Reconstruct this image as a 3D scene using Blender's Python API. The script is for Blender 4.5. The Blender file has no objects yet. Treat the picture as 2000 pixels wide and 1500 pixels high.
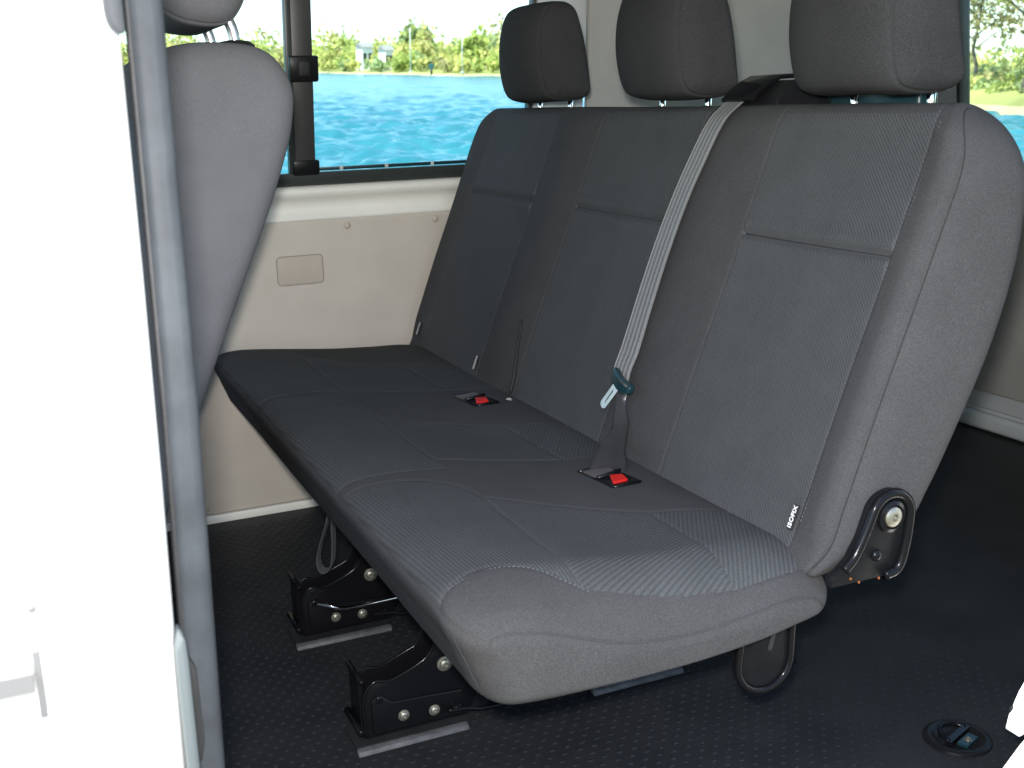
import bpy, bmesh, math, random
from mathutils import Vector, Matrix, noise as mnoise
from mathutils.geometry import tessellate_polygon
R = math.radians
random.seed(7)
scene = bpy.context.scene
COL = scene.collection

# ------------------------------------------------------------------ camera
CAM_POS = Vector((-0.37, -1.0416, 0.9566))
CAM_YAW, CAM_PITCH, CAM_ROLL, CAM_F = 0.4139, 0.2454, -0.0295, 2222.1   # focal length in pixels of a 2000 px wide frame
fwd = Vector((math.sin(CAM_YAW) * math.cos(CAM_PITCH), math.cos(CAM_YAW) * math.cos(CAM_PITCH), -math.sin(CAM_PITCH)))
rgt = Vector((math.cos(CAM_YAW), -math.sin(CAM_YAW), 0))
upv = rgt.cross(fwd)
cr, sr = math.cos(CAM_ROLL), math.sin(CAM_ROLL)
rgt, upv = rgt * cr + upv * sr, upv * cr - rgt * sr
cam = bpy.data.cameras.new('camera')
cam.sensor_fit = 'HORIZONTAL'; cam.sensor_width = 36.0
cam.lens = 36.0 * CAM_F / 2000.0
cam.clip_start = 0.02; cam.clip_end = 5000
cam_o = bpy.data.objects.new('camera', cam)
COL.objects.link(cam_o)
cam_o.matrix_world = Matrix((
    (rgt.x, upv.x, -fwd.x, CAM_POS.x), (rgt.y, upv.y, -fwd.y, CAM_POS.y),
    (rgt.z, upv.z, -fwd.z, CAM_POS.z), (0, 0, 0, 1)))
scene.camera = cam_o
cam.dof.use_dof = True; cam.dof.focus_distance = 1.85; cam.dof.aperture_fstop = 11

# ------------------------------------------------------------------ sky, sun, flash, exposure
SUN_EL, SUN_DIR_XY = 62, (-0.95, -0.31)          # towards the sun: from the front of the van, a little to the door side
world = bpy.data.worlds.new('World'); scene.world = world; world.use_nodes = True
wn = world.node_tree.nodes; wl = world.node_tree.links
sky = wn.new('ShaderNodeTexSky'); sky.sky_type = 'NISHITA'; sky.sun_disc = False
sky.sun_elevation = R(SUN_EL); sky.sun_rotation = math.atan2(SUN_DIR_XY[0], SUN_DIR_XY[1])
sky.air_density = 1.0; sky.dust_density = 1.0
wl.new(sky.outputs[0], wn['Background'].inputs[0]); wn['Background'].inputs[1].default_value = 0.092
sd = Vector((SUN_DIR_XY[0], SUN_DIR_XY[1], 0)).normalized() * math.cos(R(SUN_EL)) + Vector((0, 0, math.sin(R(SUN_EL))))
sun = bpy.data.lights.new('sun', 'SUN'); sun.energy = 3.2; sun.angle = R(0.5); sun.color = (1.0, 0.95, 0.87)
sun_o = bpy.data.objects.new('sun', sun); COL.objects.link(sun_o)
sun_o.rotation_euler = sd.to_track_quat('Z', 'Y').to_euler()
# the camera's own flash gun, beside the lens (the photograph shows its glints on chrome and gloss black)
fl = bpy.data.lights.new('camera_flash', 'AREA'); fl.shape = 'DISK'; fl.size = 0.055; fl.energy = 7.0; fl.color = (1.0, 0.985, 0.96)
fl_o = bpy.data.objects.new('camera_flash', fl); COL.objects.link(fl_o)
fl_o.location = CAM_POS - rgt * 0.015 + upv * 0.055
fl_o.rotation_euler = (-fwd).to_track_quat('Z', 'Y').to_euler()
scene.view_settings.view_transform = 'Standard'
scene.view_settings.look = 'None'
scene.view_settings.exposure = 2.35
scene.view_settings.gamma = 1.0
scene.view_settings.use_curve_mapping = False

# ------------------------------------------------------------------ node material helpers
def new_mat(name):
    m = bpy.data.materials.new(name); m.use_nodes = True
    return m, m.node_tree.nodes, m.node_tree.links, m.node_tree.nodes['Principled BSDF']

def noise(n, l, scale, detail=3.0, coord=None, rough=0.55):
    t = n.new('ShaderNodeTexNoise'); t.inputs['Scale'].default_value = scale
    t.inputs['Detail'].default_value = detail; t.inputs['Roughness'].default_value = rough
    if coord is not None: l.new(coord, t.inputs['Vector'])
    return t

def ramp(n, l, fac, c0, c1, p0=0.3, p1=0.7):
    r = n.new('ShaderNodeValToRGB')
    r.color_ramp.elements[0].position = p0; r.color_ramp.elements[0].color = (*c0, 1)
    r.color_ramp.elements[1].position = p1; r.color_ramp.elements[1].color = (*c1, 1)
    l.new(fac, r.inputs[0]); return r

def math_node(n, l, op, a, b=None):
    m = n.new('ShaderNodeMath'); m.operation = op
    for i, v in enumerate((a, b)):
        if v is None: continue
        if isinstance(v, (int, float)): m.inputs[i].default_value = v
        else: l.new(v, m.inputs[i])
    return m.outputs[0]

def simple(name, col, rough=0.5, metal=0.0, spec=0.5, var=0.0, vscale=30.0, bump=0.0, bscale=300.0, coat=0.0):
    m, n, l, b = new_mat(name)
    b.inputs['Roughness'].default_value = rough; b.inputs['Metallic'].default_value = metal
    b.inputs['Specular IOR Level'].default_value = spec; b.inputs['Coat Weight'].default_value = coat
    tc = n.new('ShaderNodeTexCoord')
    if var > 0:
        t = noise(n, l, vscale, 4, tc.outputs['Object'])
        lo = tuple(max(0, c * (1 - var)) for c in col); hi = tuple(min(1, c * (1 + var)) for c in col)
        r = ramp(n, l, t.outputs['Fac'], lo, hi)
        l.new(r.outputs[0], b.inputs['Base Color'])
    else:
        b.inputs['Base Color'].default_value = (*col, 1)
    if bump > 0:
        t2 = noise(n, l, bscale, 2, tc.outputs['Object'])
        bp = n.new('ShaderNodeBump'); bp.inputs['Strength'].default_value = bump; bp.inputs['Distance'].default_value = 0.002
        l.new(t2.outputs['Fac'], bp.inputs['Height']); l.new(bp.outputs[0], b.inputs['Normal'])
    return m

def fabric(name, c0, c1, rib=None, pitch=0.005, ribdark=0.45, sheen=0.0):
    """woven upholstery: mottled yarn colour, fine weave relief, optional diagonal ribs along one direction"""
    m, n, l, b = new_mat(name)
    b.inputs['Roughness'].default_value = 0.95; b.inputs['Specular IOR Level'].default_value = 0.12
    b.inputs['Sheen Weight'].default_value = sheen; b.inputs['Sheen Roughness'].default_value = 0.5
    tc = n.new('ShaderNodeTexCoord'); co = tc.outputs['Object']
    fine = noise(n, l, 800, 3, co); big = noise(n, l, 14, 3, co)
    r1 = ramp(n, l, fine.outputs['Fac'], c0, c1, 0.36, 0.64)
    r2 = ramp(n, l, big.outputs['Fac'], (0.93, 0.93, 0.93), (1.05, 1.05, 1.05), 0.3, 0.7)
    mx = n.new('ShaderNodeMix'); mx.data_type = 'RGBA'; mx.blend_type = 'MULTIPLY'; mx.inputs[0].default_value = 1
    l.new(r1.outputs[0], mx.inputs[6]); l.new(r2.outputs[0], mx.inputs[7])
    col = mx.outputs[2]
    lint = noise(n, l, 330, 1, co); lr = ramp(n, l, lint.outputs['Fac'], (0, 0, 0), (0.05, 0.05, 0.052), 0.755, 0.80)
    ad = n.new('ShaderNodeMix'); ad.data_type = 'RGBA'; ad.blend_type = 'ADD'; ad.inputs[0].default_value = 1
    l.new(col, ad.inputs[6]); l.new(lr.outputs[0], ad.inputs[7]); col = ad.outputs[2]
    h = math_node(n, l, 'MULTIPLY', fine.outputs['Fac'], 0.5)
    if rib:
        wob = noise(n, l, 60, 2, co)
        dp = n.new('ShaderNodeVectorMath'); dp.operation = 'DOT_PRODUCT'
        d = Vector(rib).normalized(); dp.inputs[1].default_value = d
        l.new(co, dp.inputs[0])
        ph = math_node(n, l, 'MULTIPLY', dp.outputs['Value'], 2 * math.pi / pitch)
        ph = math_node(n, l, 'ADD', ph, math_node(n, l, 'MULTIPLY', wob.outputs['Fac'], 0.7))
        s = math_node(n, l, 'SINE', ph)
        s = math_node(n, l, 'MULTIPLY_ADD', s, 0.5); s.node.inputs[2].default_value = 0.5
        rr = ramp(n, l, s, (1 - ribdark,) * 3, (1.12, 1.13, 1.14), 0.1, 0.7)
        m2 = n.new('ShaderNodeMix'); m2.data_type = 'RGBA'; m2.blend_type = 'MULTIPLY'; m2.inputs[0].default_value = 1
        l.new(col, m2.inputs[6]); l.new(rr.outputs[0], m2.inputs[7]); col = m2.outputs[2]
        h = math_node(n, l, 'ADD', h, math_node(n, l, 'MULTIPLY', s, 1.2))
    l.new(col, b.inputs['Base Color'])
    bp = n.new('ShaderNodeBump'); bp.inputs['Strength'].default_value = 0.40; bp.inputs['Distance'].default_value = 0.0009
    l.new(h, bp.inputs['Height']); l.new(bp.outputs[0], b.inputs['Normal'])
    return m

M = {}
M['plain'] = fabric('charcoal plain weave', (0.046, 0.0443, 0.0442), (0.074, 0.0715, 0.0715))
M['back_rib'] = fabric('charcoal twill backrest', (0.053, 0.0540, 0.0545), (0.081, 0.0822, 0.0828), (-0.396, 1.0, -1.01), 0.0044, 0.13)
M['seat_rib'] = fabric('charcoal twill cushion', (0.053, 0.0540, 0.0545), (0.081, 0.0822, 0.0828), (0.447, -0.894, 0), 0.0058, 0.17)
M['front_rib'] = fabric('charcoal twill cushion front', (0.053, 0.0540, 0.0545), (0.081, 0.0822, 0.0828), (1, 0.05, 0), 0.0050, 0.14)
M['rear_rib'] = fabric('charcoal twill cushion rear', (0.053, 0.0540, 0.0545), (0.081, 0.0822, 0.0828), (0.857, -0.514, 0), 0.0058, 0.17)
M['head'] = fabric('charcoal headrest cloth', (0.026, 0.026, 0.027), (0.050, 0.049, 0.050))
M['seam'] = simple('dark seam thread', (0.022, 0.021, 0.021), 0.9)
M['front_seat'] = fabric('grey front seat cloth', (0.122, 0.122, 0.132), (0.162, 0.160, 0.172))
M['black_gloss'] = simple('gloss black painted steel', (0.006, 0.006, 0.007), 0.17, 0, 0.16, coat=0.0, bump=0.05, bscale=60)
M['black_plastic'] = simple('black plastic', (0.010, 0.010, 0.011), 0.28, 0, 0.16, var=0.2, bump=0.1, bscale=500)
M['black_matt'] = simple('black rubber', (0.016, 0.016, 0.017), 0.6, 0, 0.4, var=0.2, bump=0.15, bscale=300)
M['chrome'] = simple('chrome', (0.85, 0.85, 0.86), 0.10, 1.0, bump=0.02, bscale=80)
M['hinge_black'] = simple('satin black hinge plate', (0.010, 0.010, 0.011), 0.45, 0, 0.06, var=0.2, vscale=40)
M['zinc'] = simple('zinc plated bolt', (0.30, 0.285, 0.24), 0.42, 0.85, var=0.2, vscale=120)
M['red'] = simple('red plastic button', (0.62, 0.018, 0.014), 0.4, 0, 0.4, var=0.1)
M['buckle_grey'] = simple('grey brown plastic', (0.10, 0.085, 0.082), 0.5, var=0.15)
M['plate_grey'] = simple('worn grey floor plate', (0.085, 0.085, 0.088), 0.55, 0, 0.3, var=0.35, vscale=50, bump=0.2)
M['white_paint'] = simple('white body paint', (0.80, 0.80, 0.78), 0.25, 0, 0.5, coat=0.6)
M['cream_paint'] = simple('cream white painted steel', (0.84, 0.81, 0.73), 0.35, 0, 0.5, var=0.04, vscale=6, bump=0.05, bscale=200)
M['panel_beige'] = simple('beige grained lining board', (0.560, 0.498, 0.425), 0.62, 0, 0.35, var=0.05, vscale=9, bump=0.35, bscale=900)
M['panel_plate'] = simple('beige cover plate', (0.51, 0.44, 0.36), 0.6, 0, 0.35, var=0.05, vscale=20, bump=0.25, bscale=900)
M['panel_grey'] = simple('grey grained lining board', (0.37, 0.36, 0.34), 0.65, 0, 0.3, var=0.05, vscale=9, bump=0.3, bscale=900)
M['tail_panel'] = simple('grey brown tailgate board', (0.42, 0.405, 0.38), 0.65, 0, 0.3, var=0.06, vscale=9, bump=0.3, bscale=900)
M['tail_trim'] = simple('light grey tailgate trim', (0.56, 0.58, 0.58), 0.45, 0, 0.4, var=0.04)
M['seal_grey'] = simple('blue grey rubber seal', (0.038, 0.042, 0.047), 0.55, 0, 0.12, var=0.22, vscale=22, bump=0.08, bscale=200)
M['handle_grey'] = simple('pale door handle', (0.120, 0.120, 0.122), 0.3, 0, 0.5)
M['frame_dark'] = simple('dark window frame', (0.035, 0.042, 0.040), 0.35, 0, 0.5, var=0.1)
M['post_dark'] = simple('dark grey brown window rail', (0.042, 0.041, 0.040), 0.4, 0, 0.45, var=0.08)
M['teal_dark'] = simple('dark teal plastic', (0.010, 0.034, 0.042), 0.3, 0, 0.4, var=0.1)
M['label_black'] = simple('black woven label', (0.015, 0.015, 0.016), 0.8)
M['label_white'] = simple('white woven thread', (0.75, 0.74, 0.73), 0.8)
M['thread'] = simple('pale stitching thread', (0.13, 0.145, 0.155), 0.85)
M['strap'] = simple('dark grey webbing loop', (0.055, 0.056, 0.06), 0.85, var=0.2, vscale=200)

def mat_floor():
    m, n, l, b = new_mat('dark ribbed rubber floor')
    tc = n.new('ShaderNodeTexCoord'); co = tc.outputs['Object']
    a = noise(n, l, 7, 4, co); f = noise(n, l, 260, 3, co)
    r = ramp(n, l, a.outputs['Fac'], (0.0115, 0.0125, 0.0140), (0.0215, 0.022, 0.0235))
    grit = noise(n, l, 210, 1, co); gr_ = ramp(n, l, grit.outputs['Fac'], (0, 0, 0), (0.10, 0.095, 0.085), 0.765, 0.80)
    ad = n.new('ShaderNodeMix'); ad.data_type = 'RGBA'; ad.blend_type = 'ADD'; ad.inputs[0].default_value = 1
    l.new(r.outputs[0], ad.inputs[6]); l.new(gr_.outputs[0], ad.inputs[7]); l.new(ad.outputs[2], b.inputs['Base Color'])
    b.inputs['Roughness'].default_value = 0.62; b.inputs['Specular IOR Level'].default_value = 0.4
    bp = n.new('ShaderNodeBump'); bp.inputs['Strength'].default_value = 0.5; bp.inputs['Distance'].default_value = 0.001
    l.new(f.outputs['Fac'], bp.inputs['Height']); l.new(bp.outputs[0], b.inputs['Normal'])
    return m
M['floor'] = mat_floor()

def mat_webbing():
    m, n, l, b = new_mat('grey seat belt webbing')
    at = n.new('ShaderNodeAttribute'); at.attribute_name = 'across'
    tc = n.new('ShaderNodeTexCoord')
    s = math_node(n, l, 'SINE', math_node(n, l, 'MULTIPLY', at.outputs['Fac'], 2 * math.pi * 4.5))
    f = noise(n, l, 700, 2, tc.outputs['Object'])
    v = math_node(n, l, 'ADD', math_node(n, l, 'MULTIPLY', s, 0.22), f.outputs['Fac'])
    r = ramp(n, l, v, (0.09, 0.088, 0.086), (0.27, 0.262, 0.255), 0.25, 0.8)
    l.new(r.outputs[0], b.inputs['Base Color']); b.inputs['Roughness'].default_value = 0.55
    bp = n.new('ShaderNodeBump'); bp.inputs['Strength'].default_value = 0.5; bp.inputs['Distance'].default_value = 0.001
    l.new(v, bp.inputs['Height']); l.new(bp.outputs[0], b.inputs['Normal'])
    return m
M['webbing'] = mat_webbing()

def mat_glass():
    m = bpy.data.materials.new('green tinted glass'); m.use_nodes = True
    n, l = m.node_tree.nodes, m.node_tree.links
    n.clear()
    o = n.new('ShaderNodeOutputMaterial'); t = n.new('ShaderNodeBsdfTransparent'); g = n.new('ShaderNodeBsdfGlossy')
    t.inputs[0].default_value = (0.86, 0.95, 0.93, 1); g.inputs['Roughness'].default_value = 0.02
    fr = n.new('ShaderNodeFresnel'); fr.inputs[0].default_value = 1.25
    mx = n.new('ShaderNodeMixShader')
    l.new(fr.outputs[0], mx.inputs[0]); l.new(t.outputs[0], mx.inputs[1]); l.new(g.outputs[0], mx.inputs[2])
    l.new(mx.outputs[0], o.inputs[0])
    return m
M['glass'] = mat_glass()

def mat_water():
    m, n, l, b = new_mat('rippled lake water')
    tc = n.new('ShaderNodeTexCoord')
    c = noise(n, l, 0.12, 3, tc.outputs['Object']); a = noise(n, l, 3.0, 3, tc.outputs['Object'])
    r = ramp(n, l, c.outputs['Fac'], (0.012, 0.096, 0.130), (0.022, 0.132, 0.165))
    l.new(r.outputs[0], b.inputs['Base Color'])
    b.inputs['Roughness'].default_value = 0.22; b.inputs['IOR'].default_value = 1.33
    bp = n.new('ShaderNodeBump'); bp.inputs['Strength'].default_value = 0.5; bp.inputs['Distance'].default_value = 0.05
    l.new(a.outputs['Fac'], bp.inputs['Height']); l.new(bp.outputs[0], b.inputs['Normal'])
    return m
M['water'] = mat_water()
M['grass'] = simple('spring grass', (0.20, 0.21, 0.06), 0.9, var=0.4, vscale=0.15)
M['sand'] = simple('pale shore edge', (0.27, 0.25, 0.14), 0.9, var=0.3, vscale=0.3)
M['ground'] = simple('trodden grass and gravel', (0.10, 0.10, 0.06), 0.95, var=0.4, vscale=1.5, bump=0.5, bscale=20)
def leaf(name, c):
    m, n, l, b = new_mat(name)
    tc = n.new('ShaderNodeTexCoord'); t = noise(n, l, 0.35, 3, tc.outputs['Object'])
    r = ramp(n, l, t.outputs['Fac'], tuple(k * 0.8 for k in c), tuple(k * 1.2 for k in c))
    l.new(r.outputs[0], b.inputs['Base Color']); b.inputs['Roughness'].default_value = 0.8
    b.inputs['Specular IOR Level'].default_value = 0.1
    tr_ = n.new('ShaderNodeBsdfTranslucent'); l.new(r.outputs[0], tr_.inputs[0])
    mx = n.new('ShaderNodeMixShader'); mx.inputs[0].default_value = 0.45
    l.new(b.outputs[0], mx.inputs[1]); l.new(tr_.outputs[0], mx.inputs[2]); l.new(mx.outputs[0], n['Material Output'].inputs[0])
    return m
M['leaf_yellow'] = leaf('yellow green spring leaves', (0.50, 0.48, 0.17))
M['leaf_lime'] = leaf('lime leaves', (0.42, 0.47, 0.14))
M['leaf_green'] = leaf('mid green leaves', (0.30, 0.36, 0.17))
M['leaf_brown'] = leaf('bare brown twigs and buds', (0.36, 0.32, 0.15))
M['bark'] = simple('grey brown bark', (0.11, 0.09, 0.07), 0.9, var=0.3, vscale=4)
M['render_white'] = simple('white rendered wall', (0.75, 0.73, 0.70), 0.8)
M['roof_grey'] = simple('grey roof', (0.18, 0.17, 0.17), 0.8)
M['mast'] = simple('pale mast', (0.7, 0.7, 0.66), 0.5)
M['marker'] = simple('blue green paint', (0.03, 0.16, 0.18), 0.5)

# ------------------------------------------------------------------ object helpers
def tag(o, label=None, cat=None, group=None, kind=None):
    if label: o['label'] = label
    if cat: o['category'] = cat
    if group: o['group'] = group
    if kind: o['kind'] = kind
    return o

def empty(name, loc, label=None, cat=None, group=None, kind=None):
    o = bpy.data.objects.new(name, None); COL.objects.link(o); o.location = loc; o.empty_display_size = 0.05
    return tag(o, label, cat, group, kind)

def world_inv(o):
    m = Matrix.Translation(o.location) if o.parent is None else o.parent.matrix_parent_inverse.inverted() if False else None
    return m

def attach(o, parent):
    """parent o while its mesh keeps its world coordinates"""
    if parent is None: return o
    o.parent = parent
    root = parent
    while root.parent is not None: root = root.parent
    if parent is root:
        o.matrix_parent_inverse = root_matrix(root).inverted()
    # a child of a child: its parent already sits at the world origin
    return o

def root_matrix(o):
    return Matrix.LocRotScale(o.location, o.rotation_euler, o.scale)

def mesh(name, verts, faces, mat, parent=None, smooth=True, attr=None):
    me = bpy.data.meshes.new(name); me.from_pydata([tuple(v) for v in verts], [], faces); me.update()
    if smooth: me.polygons.foreach_set('use_smooth', [True] * len(me.polygons))
    mats = mat if isinstance(mat, list) else [mat]
    for k in mats: me.materials.append(k)
    if attr:
        a = me.attributes.new(attr[0], 'FLOAT', 'POINT'); a.data.foreach_set('value', attr[1])
    o = bpy.data.objects.new(name, me); COL.objects.link(o)
    return attach(o, parent)

def from_bm(name, bm, mat, parent=None, smooth=True, angle=40):
    me = bpy.data.meshes.new(name)
    bmesh.ops.recalc_face_normals(bm, faces=bm.faces)
    if smooth:
        for f in bm.faces: f.smooth = True
        for e in bm.edges:
            if len(e.link_faces) == 2 and e.calc_face_angle(0) > R(angle): e.smooth = False
    bm.to_mesh(me); bm.free(); me.materials.append(mat)
    o = bpy.data.objects.new(name, me); COL.objects.link(o)
    return attach(o, parent)

def bevel_all(bm, w, seg=2):
    if w > 0:
        bmesh.ops.bevel(bm, geom=[e for e in bm.edges if len(e.link_faces) == 2 and e.calc_face_angle(0) > R(25)],
                        offset=w, segments=seg, affect='EDGES', profile=0.5, clamp_overlap=True)

def box_bm(a, b, bm=None):
    bm = bm or bmesh.new()
    v = [bm.verts.new((x, y, z)) for x in (a[0], b[0]) for y in (a[1], b[1]) for z in (a[2], b[2])]
    for f in ((0, 1, 3, 2), (4, 6, 7, 5), (0, 4, 5, 1), (2, 3, 7, 6), (0, 2, 6, 4), (1, 5, 7, 3)):
        bm.faces.new([v[i] for i in f])
    return bm

def box(name, a, b, mat, parent=None, bev=0.002, seg=2, xform=None):
    bm = box_bm(a, b); bevel_all(bm, bev, seg)
    if xform is not None: bmesh.ops.transform(bm, matrix=xform, verts=bm.verts)
    return from_bm(name, bm, mat, parent)

def prism(name, poly, axis, lo, hi, mat, parent=None, bev=0.002, seg=2):
    """polygon in the two other axes, extruded along axis from lo to hi"""
    bm = bmesh.new()
    def pt(p, t):
        q = list(p); q.insert(axis, t); return q
    v0 = [bm.verts.new(pt(p, lo)) for p in poly]; v1 = [bm.verts.new(pt(p, hi)) for p in poly]
    bm.faces.new(v0); bm.faces.new(v1[::-1])
    k = len(poly)
    for i in range(k): bm.faces.new((v0[i], v0[(i + 1) % k], v1[(i + 1) % k], v1[i]))
    bmesh.ops.recalc_face_normals(bm, faces=bm.faces)
    bevel_all(bm, bev, seg)
    return from_bm(name, bm, mat, parent)

def spline(pts, n, closed=False):
    """centripetal-ish Catmull-Rom through pts (any dimension), n samples evenly spaced along the arc"""
    pts = [Vector(p) for p in pts]; k = len(pts); dense = []
    segs = k if closed else k - 1
    for i in range(segs):
        p1, p2 = pts[i], pts[(i + 1) % k]
        p0 = pts[i - 1] if (closed or i > 0) else p1 * 2 - p2
        p3 = pts[(i + 2) % k] if (closed or i + 2 < k) else p2 * 2 - p1
        d1 = max((p2 - p1).length, 1e-9)
        m1 = ((p2 - p0) / max((p2 - p0).length, 1e-9)) * d1
        m2 = ((p3 - p1) / max((p3 - p1).length, 1e-9)) * d1
        for j in range(24):
            t = j / 24; t2 = t * t; t3 = t2 * t
            dense.append(p1 * (2 * t3 - 3 * t2 + 1) + m1 * (t3 - 2 * t2 + t) + p2 * (-2 * t3 + 3 * t2) + m2 * (t3 - t2))
    dense.append(pts[0].copy() if closed else pts[-1].copy())
    L = [0]
    for i in range(1, len(dense)): L.append(L[-1] + (dense[i] - dense[i - 1]).length)
    out = []; j = 0
    cnt = n if closed else n - 1
    for i in range(n):
        s = L[-1] * i / cnt
        while j < len(L) - 2 and L[j + 1] < s: j += 1
        t = (s - L[j]) / max(L[j + 1] - L[j], 1e-12)
        out.append(dense[j].lerp(dense[j + 1], t))
    return out

def tube(name, pts, rad, mat, parent=None, seg=10, closed=False, cap=True):
    pts = [Vector(p) for p in pts]; k = len(pts); vs = []; fs = []
    ref = None
    for i, p in enumerate(pts):
        if closed: t = pts[(i + 1) % k] - pts[i - 1]
        else: t = pts[min(i + 1, k - 1)] - pts[max(i - 1, 0)]
        t.normalize()
        if ref is None: ref = Vector((0, 0, 1)) if abs(t.z) < 0.9 else Vector((1, 0, 0))
        a = (ref - t * ref.dot(t)).normalized(); b = t.cross(a); ref = a
        r = rad[i] if isinstance(rad, (list, tuple)) else rad
        for j in range(seg):
            th = 2 * math.pi * j / seg
            vs.append(p + (a * math.cos(th) + b * math.sin(th)) * r)
    for i in range(k if closed else k - 1):
        for j in range(seg):
            fs.append((i * seg + j, i * seg + (j + 1) % seg, ((i + 1) % k) * seg + (j + 1) % seg, ((i + 1) % k) * seg + j))
    if not closed and cap:
        fs.append(tuple(range(seg))[::-1]); fs.append(tuple((k - 1) * seg + j for j in range(seg)))
    return mesh(name, vs, fs, mat, parent)

def lathe(name, prof, origin, axis, mat, parent=None, seg=24):
    """profile of (radius, height) turned about axis through origin"""
    ax = Vector(axis).normalized(); ref = Vector((1, 0, 0)) if abs(ax.x) < 0.9 else Vector((0, 1, 0))
    a = (ref - ax * ref.dot(ax)).normalized(); b = ax.cross(a); o = Vector(origin); vs = []; fs = []
    for r, h in prof:
        for j in range(seg):
            th = 2 * math.pi * j / seg
            vs.append(o + ax * h + (a * math.cos(th) + b * math.sin(th)) * r)
    for i in range(len(prof) - 1):
        for j in range(seg):
            fs.append((i * seg + j, i * seg + (j + 1) % seg, (i + 1) * seg + (j + 1) % seg, (i + 1) * seg + j))
    fs.append(tuple(range(seg))[::-1]); fs.append(tuple((len(prof) - 1) * seg + j for j in range(seg)))
    bm = bmesh.new(); vv = [bm.verts.new(v) for v in vs]
    for f in fs: bm.faces.new([vv[i] for i in f])
    return from_bm(name, bm, mat, parent, angle=45)

def bolt(name, p, axis, r, mat, parent):
    return lathe(name, [(r * 1.45, 0), (r * 1.45, r * 0.25), (r, r * 0.3), (r, r * 0.8), (r * 0.7, r * 1.0), (r * 0.45, r * 1.0), (r * 0.4, r * 0.65), (0.0002, r * 0.65)], p, axis, mat, parent, 16)

def sstep(a, b, x):
    t = min(1, max(0, (x - a) / (b - a))); return t * t * (3 - 2 * t)

def stations(lo, hi, r, seams, base=0.010, fine=0.0016, halo=0.008):
    ys = set()
    for i in range(15):                                   # rounded ends: dense where the round-over turns
        t = r * (1 - math.cos(math.pi / 2 * i / 14)); ys.add(round(lo + t, 5)); ys.add(round(hi - t, 5))
    k = int((hi - lo - 2 * r) / base)
    for i in range(k + 1): ys.add(round(lo + r + (hi - lo - 2 * r) * i / k, 5))
    for s in seams:
        t = s - halo
        while t <= s + halo + 1e-9: ys.add(round(t, 5)); t += fine
    ys = sorted(ys); out = [ys[0]]
    for y in ys[1:]:
        if y - out[-1] > 0.0006: out.append(y)
    return out

def loft(prof_pts, n, ys, lo, hi, r, warp, disp):
    """closed (x, z) profile swept along y with rounded ends; returns rows of points and the faces with their centre"""
    base = spline(prof_pts, n, True)
    area = sum(base[i].x * base[(i + 1) % n].y - base[(i + 1) % n].x * base[i].y for i in range(n))
    sgn = 1 if area > 0 else -1
    nor = []
    for i in range(n):
        t = base[(i + 1) % n] - base[i - 1]; t.normalize(); nor.append(Vector((t.y, -t.x)) * sgn)
    # how far each point may move in before tight corners would fold over themselves
    lim = []
    for i in range(n):
        a = base[(i + 4) % n] - base[i]; b = base[i] - base[i - 4]
        turn = a.angle(b, 0.0); conv = (b.x * a.y - b.y * a.x) * sgn > 0
        lim.append(0.75 * (a.length + b.length) / 2 / turn if conv and turn > 1e-3 else 9.0)
    lim = [min(lim[(i + k) % n] for k in range(-5, 6)) for i in range(n)]
    cap_in = [min(r, q) for q in lim]
    for _ in range(30): cap_in = [(cap_in[i - 1] + 2 * cap_in[i] + cap_in[(i + 1) % n]) / 4 for i in range(n)]
    V = []
    for y in ys:
        d = min(y - lo, hi - y); ins = 0.0
        if d < r:
            q = 1 - d / r; ins = r * (1 - math.sqrt(max(0, 1 - q * q)))
        for i in range(n):
            p = base[i] - nor[i] * ins * (cap_in[i] / r)
            off = disp(p.x, y, p.y, nor[i], i / n)
            p = p + nor[i] * off
            V.append(Vector(warp(p.x, y, p.y)))
    Fq = []
    for j in range(len(ys) - 1):
        for i in range(n):
            a, b = j * n + i, j * n + (i + 1) % n
            Fq.append((a, b, b + n, a + n) if sgn < 0 else (a, a + n, b + n, b))
    caps = []
    for j in (0, len(ys) - 1):
        ring = [Vector((V[j * n + q].x, V[j * n + q].z, 0)) for q in range(n)]
        for tri in tessellate_polygon([ring]):
            a, b, c = (ring[q] for q in tri)
            ccw = (b.x - a.x) * (c.y - a.y) - (b.y - a.y) * (c.x - a.x) > 0      # seen along +y this face looks towards -y
            f = tuple(j * n + q for q in tri)
            caps.append(f if ccw == (j == 0) else f[::-1])
    return V, Fq + caps, [Vector((x.x, x.y)) for x in nor], n

def split_mesh(V, F, region, make):
    """faces sorted by region(centre, face index) into one mesh each; make(key, verts, faces)"""
    groups = {}
    for fi, f in enumerate(F):
        c = Vector((0, 0, 0))
        for i in f: c += V[i]
        groups.setdefault(region(c / len(f), fi), []).append(f)
    out = {}
    for k, fs in groups.items():
        idx = {}; vs = []
        nf = []
        for f in fs:
            g = []
            for i in f:
                if i not in idx: idx[i] = len(vs); vs.append(V[i])
                g.append(idx[i])
            nf.append(g)
        out[k] = make(k, vs, nf)
    return out

# ================================================================== THE VAN
Y_WALL = 1.577
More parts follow.
